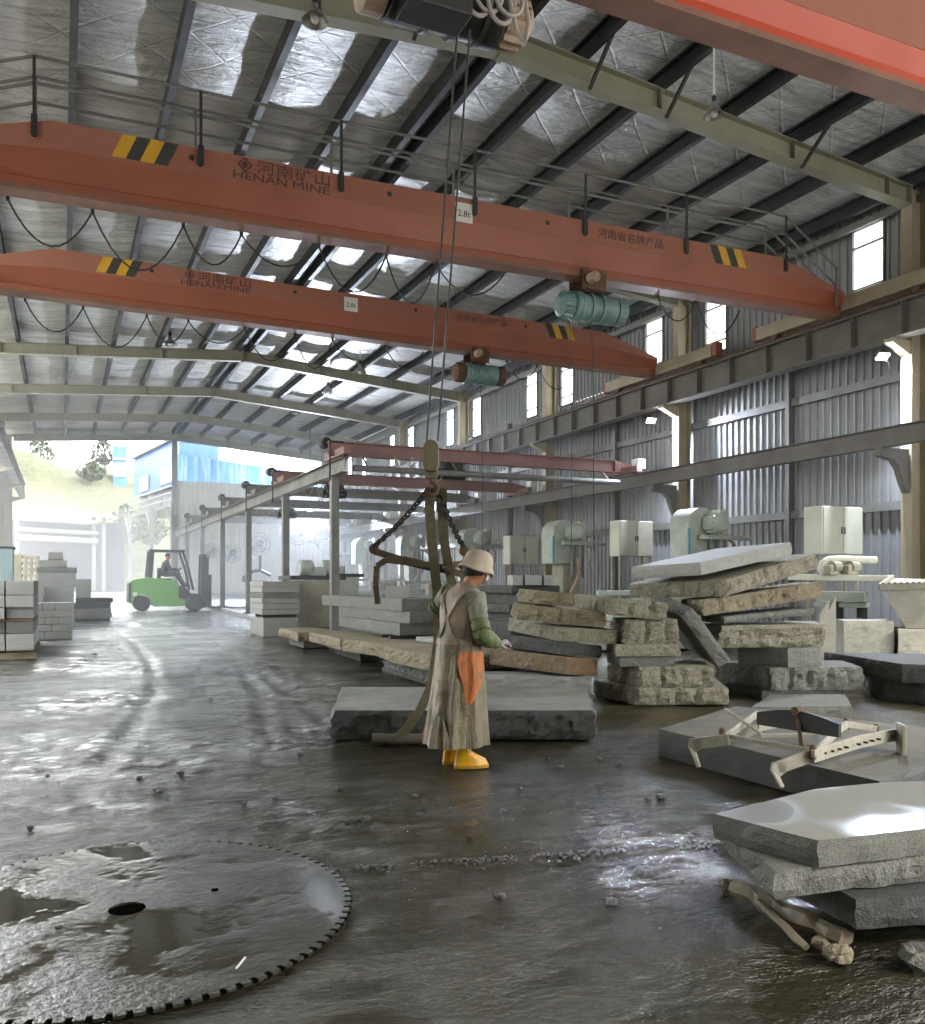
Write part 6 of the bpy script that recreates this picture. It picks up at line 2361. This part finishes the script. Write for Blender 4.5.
# dark slab pile with a pale block to its right
gd = 'dark slabs in the low pile left of the aisle'
Yd = 27.0
z_ = fl(27) + 0.012
for i, (xa, xb, h_) in enumerate(((70, 110, 0.09), (66, 112, 0.26), (72, 111, 0.16), (76, 113, 0.14))):
    a_, b_ = PY(xa, 600, Yd), PY(xb, 600, Yd)
    wslab(f'slab in the low pile left of the aisle, {ORD[i]} from the bottom', z_ + h_, z_, [(a_.x, Yd), (b_.x, Yd), (b_.x - 0.1, Yd + 1.5), (a_.x + 0.05, Yd + 1.5)], ('granite_dark', 'granite', 'granite_dark', 'granite_dark')[i], 0.02, gd, seg=0.12)
    z_ += h_ + 0.004
lbox('pale square block standing on the low dark slab pile', 76, 91, 579, 597, Yd + 0.2, 0.7, zb=z_ + 0.002, group=None)

# near left stack: long beams on timber, ends towards the camera
gn = 'long stone beams in the near left stack'
X1n = -0.42
z_ = fl(16.4) + 0.03
for i in range(4):
    y_ = 16.5 + i * 0.95
    wslab(f'timber bearer under the near left beams, {ORD[i]} from the near end', z_ + 0.1, fl(y_) + 0.012, [(-2.16, y_), (X1n + 0.03, y_), (X1n + 0.03, y_ + 0.12), (-2.16, y_ + 0.12)], 'granite_tan', 0.006, 'bearers of the near left beams', seg=0.25, name='timber_bearer')
z_ += 0.14
rows_ = [(0.28, 'granite_pale', 'lowest'), (0.2, 'granite', 'second'), (0.19, 'granite_pale', 'third'), (0.2, 'granite_pale', 'fourth'), (0.24, 'granite_pale', 'top')]
for r_, (h_, mt, nm) in enumerate(rows_):
    for c_ in range(4):
        xa = -2.16 + c_ * 0.435
        off = 0.06 * ((c_ * 3 + r_ * 5) % 4)
        wslab(f'long beam in the near left stack, {nm} layer, {ORD[c_]} from the wall', z_ + h_, z_ + 0.003, [(xa + 0.012, 16.3 + off), (xa + 0.423, 16.3 + off), (xa + 0.423, 19.6), (xa + 0.012, 19.6)], mt, 0.008, gn, seg=0.25, name='stone_beam')
    z_ += h_ + 0.004
    if r_ in (1,):
        wslab('thin brown board between layers of the near left stack', z_ + 0.035, z_ + 0.002, [(-2.16, 16.4), (X1n - 0.02, 16.4), (X1n - 0.02, 17.2), (-2.16, 17.2)], 'granite_brown', 0.002, seg=0.3, name='wooden_board')
        wslab('thin brown board at the far end of the near left stack', z_ + 0.035, z_ + 0.002, [(-2.16, 18.8), (X1n - 0.02, 18.8), (X1n - 0.02, 19.5), (-2.16, 19.5)], 'granite_brown', 0.002, seg=0.3, name='wooden_board')
        z_ += 0.04
# teal steel box and slatted crates behind
tb = paint('pale_teal_box', lin(140, 158, 160), lin(110, 124, 126), 0.5, 0, 2)
a_ = PY(13, 549, 22.4)
r_ = thing('steel_box', 'pale teal steel box at the left edge behind the beams', 'box', (a_.x - 0.4, 22.4, fl(22.4) + 0.012))
MB().box((a_.x - 0.4, 22.7, (a_.z + fl(22.9)) / 2 + 0.01), (0.8, 0.7, a_.z - fl(22.9)), bevel=0.015).build('box_shell', tb, r_)
MB().box((a_.x - 0.4, 22.7, a_.z + 0.03), (0.86, 0.76, 0.05), bevel=0.01).build('lid', M['steel_dark'], r_)
wd = paint('pale_crate_wood', lin(186, 178, 150), lin(150, 140, 114), 0.8, 0, 6)
for i, (xa, xb, yt, lab) in enumerate(((24, 38, 556, 'slatted wooden crate beside the tall left stack'), (14, 21, 554, 'slatted wooden crate half hidden behind the teal box'))):
    Yc = 26.8
    A_, B_ = PY(xa, yt, Yc), PY(xb, yt, Yc)
    r_ = thing('slatted_crate', lab, 'crate', ((A_.x + B_.x) / 2, Yc, fl(Yc) + 0.012), 0, 'slatted crates')
    z0 = fl(Yc) + 0.014
    m = MB()
    for x_ in (A_.x + 0.03, (A_.x + B_.x) / 2, B_.x - 0.03):
        for yy in (Yc, Yc + 0.5):
            m.box((x_, yy, (z0 + A_.z) / 2), (0.06, 0.05, A_.z - z0))
    m.build('upright', wd, r_)
    m = MB()
    k_ = 0
    z_ = z0 + 0.1
    while z_ < A_.z:
        for yy in (Yc - 0.035, Yc + 0.535):
            m.box(((A_.x + B_.x) / 2, yy, z_), (B_.x - A_.x, 0.02, 0.07))
        for x_ in (A_.x - 0.01, B_.x + 0.01):
            m.box((x_, Yc + 0.25, z_), (0.02, 0.52, 0.07))
        z_ += 0.17
    m.build('slat', wd, r_)

# bits of ironwork at the far left column heads

# ================================================================ outside
out_w = paint('pale_rendered_wall', lin(98, 96, 103), lin(86, 85, 90), 0.8, 0, 0.5)
out_white = paint('white_pipe_paint', lin(146, 146, 145), lin(124, 124, 122), 0.5)
k = N('hill_scrub')
v = k.coord()
f = k.noise(v, 0.5, 5, 0.7)
g = k.noise(v, 3.0, 4, 0.7)
col = k.ramp(f, [(0.3, lin(84, 92, 58)), (0.5, lin(106, 104, 76)), (0.7, lin(126, 118, 94))])
col = k.mix(k.mapr(g, 0.4, 0.6, 0, 0.6), col, lin(72, 84, 48))
k.bsdf(col, 0.9, 0, k.bump(g, 1.0, 0.5))
M['hill'] = k.m
xs = np.linspace(-40, 40, 90)
ys = np.linspace(64, 130, 70)
Xg, Yg = np.meshgrid(xs, ys)
Hh = 0.9 + 10.2 * np.clip((Yg - 65) / 14, 0, 1) ** 0.8 + 0.06 * np.clip(Yg - 79, 0, 60)
bmp = np.zeros_like(Xg)
rs = np.random.RandomState(4)
for _ in range(60):
    a_ = rs.uniform(0, 2 * PI); q = rs.uniform(0.3, 2.2)
    bmp += np.sin((Xg * math.cos(a_) + Yg * math.sin(a_)) * q + rs.uniform(0, 6)) / q / 9
Hh = Hh + bmp * np.clip((Yg - 65) / 5, 0, 1) - 0.12 * np.clip(Xg - 2, 0, 12)
me = bpy.data.meshes.new('hill')
idx = np.arange(Xg.size).reshape(Xg.shape)
q = np.stack([idx[:-1, :-1], idx[:-1, 1:], idx[1:, 1:], idx[1:, :-1]], -1).reshape(-1, 4)
me.from_pydata(np.stack([Xg, Yg, Hh], -1).reshape(-1, 3).tolist(), [], q.tolist())
o = link('hill', me, M['hill'], origin=(0, 0, 0))
me.polygons.foreach_set('use_smooth', [True] * len(me.polygons))
tag(o, 'pale scrubby hillside rising behind the yard', 'hill', kind='structure')

# retaining wall with pipe racks
m = MB()
m.box((-1.0, 63.6, 3.0), (9.6, 0.4, 5.0))
tag(m.build('yard_wall', out_w), 'pale lilac rendered yard wall outside the open gable', 'wall', kind='structure')
r_ = thing('pipe_rack', 'white pipe rack standing in front of the yard wall outside', 'pipe rack', (0, 61.5, 0.95))
def oz(py, Y=61.5, px=60):
    return PY(px, py, Y).z
xa, xb = PY(16, 0, 61.5).x, PY(98, 0, 61.5).x
for py, rr in ((519, 0.16), (530, 0.13), (538, 0.2)):
    MB().tube([(xa, 61.5, oz(py)), (xb, 61.5, oz(py + 3))], rr, 10).build('pipe', out_white, r_)
for px in (17, 94, 104):
    x_ = PY(px, 0, 61.5).x
    MB().box((x_, 61.7, (oz(516) + 0.95) / 2), (0.22, 0.2, oz(516) - 0.95)).build('rack_post', out_white, r_)
m = MB()
x0_, x1_ = PY(12, 0, 61.2).x, PY(118, 0, 61.2).x
m.prism([(x0_, 61.2, oz(512)), (x1_, 61.2, oz(518)), (x1_, 61.2, oz(517)), (x0_, 61.2, oz(511))], (0, 2.0, 0.2))
m.build('rack_roof', M['steel'], r_)

# blue site house on stilts
ch = Vector((5.86, 50.3, 0))
cf = Vector((4.25, 60.7, 0))
dl = (cf - ch).normalized()
dr = Vector((-dl.y, dl.x, 0)) * -1.0
bh = thing('site_house', 'blue site house on stilts with a railed balcony outside the far gable', 'house', (ch.x, ch.y, 0.95))
bl_ = N('blue_cladding')
v = bl_.coord((1, 1, 0.1))
c_ = bl_.mix(bl_.mapr(bl_.noise(v, 3.0, 3, 0.6), 0.4, 0.7, 0, 0.5), lin(58, 104, 180), lin(90, 128, 186))
bl_.bsdf(c_, 0.5)
L_ = (cf - ch).length
W_ = 2.2
m = MB()
zb0, zt0 = 7.0, 9.45
m.prism([ch + Vector((0, 0, zb0)), cf + Vector((0, 0, zb0)), cf + dr * W_ + Vector((0, 0, zb0)), ch + dr * W_ + Vector((0, 0, zb0))], (0, 0, zt0 - zb0))
m.build('blue_wall', bl_.m, bh)
m = MB()
m.prism([ch - dr * 0.25 - dl * 0.3 + Vector((0, 0, zt0)), cf - dr * 0.25 + dl * 0.3 + Vector((0, 0, zt0)), cf + dr * (W_ + .2) + dl * 0.3 + Vector((0, 0, zt0 + 0.5)), ch + dr * (W_ + .2) - dl * 0.3 + Vector((0, 0, zt0 + 0.5))], (0, 0, 0.1))
m.build('roof', out_white, bh)
for q0, q1 in ((0.1, 0.36), (0.62, 0.84)):
    a_ = ch + dl * L_ * q0 - dr * 0.03
    b_ = ch + dl * L_ * q1 - dr * 0.03
    w_ = MB().prism([a_ + Vector((0, 0, 7.15)), b_ + Vector((0, 0, 7.15)), b_ + Vector((0, 0, 8.1)), a_ + Vector((0, 0, 8.1))], -dr * 0.04).build('window', out_white, bh)
    MB().prism([a_.lerp(b_, 0.08) + Vector((0, 0, 7.25)) - dr * 0.05, a_.lerp(b_, 0.92) + Vector((0, 0, 7.25)) - dr * 0.05, a_.lerp(b_, 0.92) + Vector((0, 0, 8.0)) - dr * 0.05, a_.lerp(b_, 0.08) + Vector((0, 0, 8.0)) - dr * 0.05], -dr * 0.01).build('pane', M['cab'], w_)
m = MB()
a_, b_ = ch - dr * 0.3, cf - dr * 0.3
m.prism([a_ + Vector((0, 0, 5.7)), b_ + Vector((0, 0, 5.7)), b_ + dr * (W_ + 0.3) + Vector((0, 0, 5.7)), a_ + dr * (W_ + 0.3) + Vector((0, 0, 5.7))], (0, 0, 0.18))
m.build('balcony_floor', M['steel'], bh)
for zz in (6.15, 6.5, 6.85):
    MB().bar(a_ + Vector((0, 0, zz)), b_ + Vector((0, 0, zz)), 0.06, 0.09).build('balcony_rail', out_white, bh)
for q in (0.0, 0.25, 0.5, 0.75, 1.0):
    p_ = a_.lerp(b_, q)
    MB().box(p_ + Vector((0, 0, 6.4)), (0.08, 0.08, 1.0)).build('rail_post', out_white, bh)
m = MB()
m.prism([ch + dr * 0.4 + Vector((0, 0, 6.1)), cf + dr * 0.4 + Vector((0, 0, 6.1)), cf + dr * 0.45 + Vector((0, 0, 7.0)), ch + dr * 0.45 + Vector((0, 0, 7.0))], dr * 0.3)
m.build('under_storey', M['runway'], bh)
for q in (0.0, 0.42, 0.95):
    p_ = ch.lerp(cf, q) - dr * 0.4
    MB().box(p_ + Vector((0, 0, 3.4)), (0.22, 0.22, 5.0)).build('stilt', out_white, bh)
    m = MB()
    for s_ in (-1, 1):
        m.bar(p_ + Vector((0, 0, 4.5)), p_ + dl * s_ * 1.3 + Vector((0, 0, 5.7)), 0.1, 0.1)
    m.build('brace', out_white, bh)
# a second blue building farther up the slope
r_ = thing('blue_tower', 'small narrow blue building up the slope left of the site house', 'building', PY(120, 478, 78))
A_, B_ = PY(113.5, 478, 78), PY(127, 478, 78)
z1 = PY(120, 446, 78).z
MB().box(((A_.x + B_.x) / 2, 78.8, (A_.z + z1) / 2 - 1.5), (B_.x - A_.x, 1.6, z1 - A_.z + 3)).build('blue_wall', bl_.m, r_)
MB().box(((A_.x + B_.x) / 2, 77.97, A_.z + (z1 - A_.z) * 0.6), (B_.x - A_.x + 0.1, 0.1, 0.2)).build('white_band', out_white, r_)
MB().box(((A_.x + B_.x) / 2, 77.97, A_.z + (z1 - A_.z) * 0.25), (B_.x - A_.x - 0.2, 0.08, (z1 - A_.z) * 0.4)).build('window', M['cab'], r_)

leaf = N('pale_leaves')
v = leaf.coord()
c_ = leaf.mix(leaf.noise(v, 1.5, 3, 0.6), lin(62, 74, 40), lin(46, 58, 32))
leaf.bsdf(c_, 0.8)
bark = paint('pale_bark', lin(120, 110, 96), lin(96, 88, 76), 0.9)


def tree(px, py0, py1, Y, label, w=1.0, n=420):
    b_ = PY(px, py0, Y)
    t_ = PY(px, py1, Y)
    h_ = t_.z - b_.z
    r_ = thing('tree', label, 'tree', b_, 0, 'trees on the hill outside')
    m = MB()
    m.tube([b_ + Vector((0, 0, -0.8)), b_ + Vector((0.1, 0, h_ * 0.4)), b_ + Vector((0, 0.1, h_ * 0.8))], [0.16, 0.11, 0.04], 7)
    rr = np.random.RandomState(int(px))
    for _ in range(6):
        a = rr.uniform(0, 2 * PI)
        z0 = h_ * rr.uniform(0.35, 0.7)
        m.tube([b_ + Vector((0, 0, z0)), b_ + Vector((math.cos(a) * w * 0.7, math.sin(a) * w * 0.7, z0 + h_ * 0.2))], [0.06, 0.02], 5)
    m.build('trunk', bark, r_)
    m = MB()
    for _ in range(n):
        a, zf_ = rr.uniform(0, 2 * PI), rr.uniform(0, 1)
        rad = w * math.sin(PI * min(max(zf_ * 0.9 + 0.08, 0), 1)) * rr.uniform(0.3, 1.0)
        c_ = b_ + Vector((rad * math.cos(a), rad * math.sin(a), h_ * (0.35 + 0.65 * zf_)))
        d1 = Vector(rr.normal(size=3)).normalized() * rr.uniform(0.12, 0.24)
        d2 = Vector(rr.normal(size=3)).normalized() * rr.uniform(0.1, 0.2)
        m.poly([c_ - d1, c_ + d2, c_ + d1, c_ - d2])
    m.build('crown', leaf.m, r_)


tree(40, 478, 437, 84, 'thin pale tree on the hill at the far left', 1.5)
tree(104, 478, 440, 82, 'pale tree on the hill beside the small blue building', 1.4)
tree(92, 490, 462, 76, 'low bushy tree on the hillside below the taller one', 1.3)
tree(150, 560, 515, 66, 'leafy tree seen under the balcony of the blue house', 1.5)
tree(126, 565, 505, 70, 'leafy tree between yard wall and blue house', 1.5)

# dust haze hanging in the far half of the hall and the yard
k = N('stone_dust_haze')
vs = k.n('VolumeScatter')
vs.inputs['Color'].default_value = (0.97, 0.98, 1.0, 1)
vs.inputs['Density'].default_value = 0.0085
vs.inputs['Anisotropy'].default_value = 0.3
k.l(vs.outputs[0], k.out.inputs['Volume'])
m = MB()
m.box((6, 48, 2.7), (36, 60, 7.0))
hz = m.build('dust_haze', k.m)
tag(hz, 'pale stone dust haze hanging in the far half of the hall', 'haze', kind='stuff')
# ================================================================ light
w = bpy.data.worlds.new('hazy_sky')
w.use_nodes = True
nt = w.node_tree
bg = nt.nodes['Background']
tc = nt.nodes.new('ShaderNodeTexCoord')
sep = nt.nodes.new('ShaderNodeSeparateXYZ')
rp = nt.nodes.new('ShaderNodeValToRGB')
nt.links.new(tc.outputs['Generated'], sep.inputs[0])
nt.links.new(sep.outputs[2], rp.inputs[0])
rp.color_ramp.elements[0].position = 0.0
rp.color_ramp.elements[0].color = (0.93, 0.93, 0.88, 1)
rp.color_ramp.elements[1].position = 0.6
rp.color_ramp.elements[1].color = (0.86, 0.93, 1.0, 1)
nt.links.new(rp.outputs[0], bg.inputs[0])
# added sky glow beyond the far gable, for floor glare and light inside
dt = nt.nodes.new('ShaderNodeVectorMath')
dt.operation = 'DOT_PRODUCT'
dt.inputs[1].default_value = Vector((-0.12, 1.0, 0.3)).normalized()
nt.links.new(tc.outputs['Generated'], dt.inputs[0])
mp = nt.nodes.new('ShaderNodeMath')
mp.operation = 'MAXIMUM'
mp.inputs[1].default_value = 0.0
nt.links.new(dt.outputs['Value'], mp.inputs[0])
pw = nt.nodes.new('ShaderNodeMath')
pw.operation = 'POWER'
pw.inputs[1].default_value = 9.0
nt.links.new(mp.outputs[0], pw.inputs[0])
ma = nt.nodes.new('ShaderNodeMath')
ma.operation = 'MULTIPLY_ADD'
ma.inputs[1].default_value = 3.8
ma.inputs[2].default_value = 1.0
nt.links.new(pw.outputs[0], ma.inputs[0])
nt.links.new(ma.outputs[0], bg.inputs[1])
SC.world = w

sun = bpy.data.lights.new('sun', 'SUN')
sun.energy = 2.2
sun.angle = math.radians(35)
sun.color = (1.0, 0.95, 0.86)
so = bpy.data.objects.new('sun', sun)
COL.objects.link(so)
so.rotation_euler = Vector((-0.5, 0.66, -0.78)).to_track_quat('-Z', 'Y').to_euler()

SC.view_settings.view_transform = 'Standard'
SC.view_settings.look = 'None'
SC.view_settings.gamma = 1.0
SC.view_settings.use_curve_mapping = False
SC.view_settings.exposure = 2.42
cy = SC.cycles
cy.use_denoising = True
cy.max_bounces = 8
cy.diffuse_bounces = 4
cy.glossy_bounces = 3
cy.transmission_bounces = 4
cy.transparent_max_bounces = 8
cy.volume_bounces = 1
cy.sample_clamp_indirect = 25.0
cy.caustics_reflective = False
cy.caustics_refractive = False
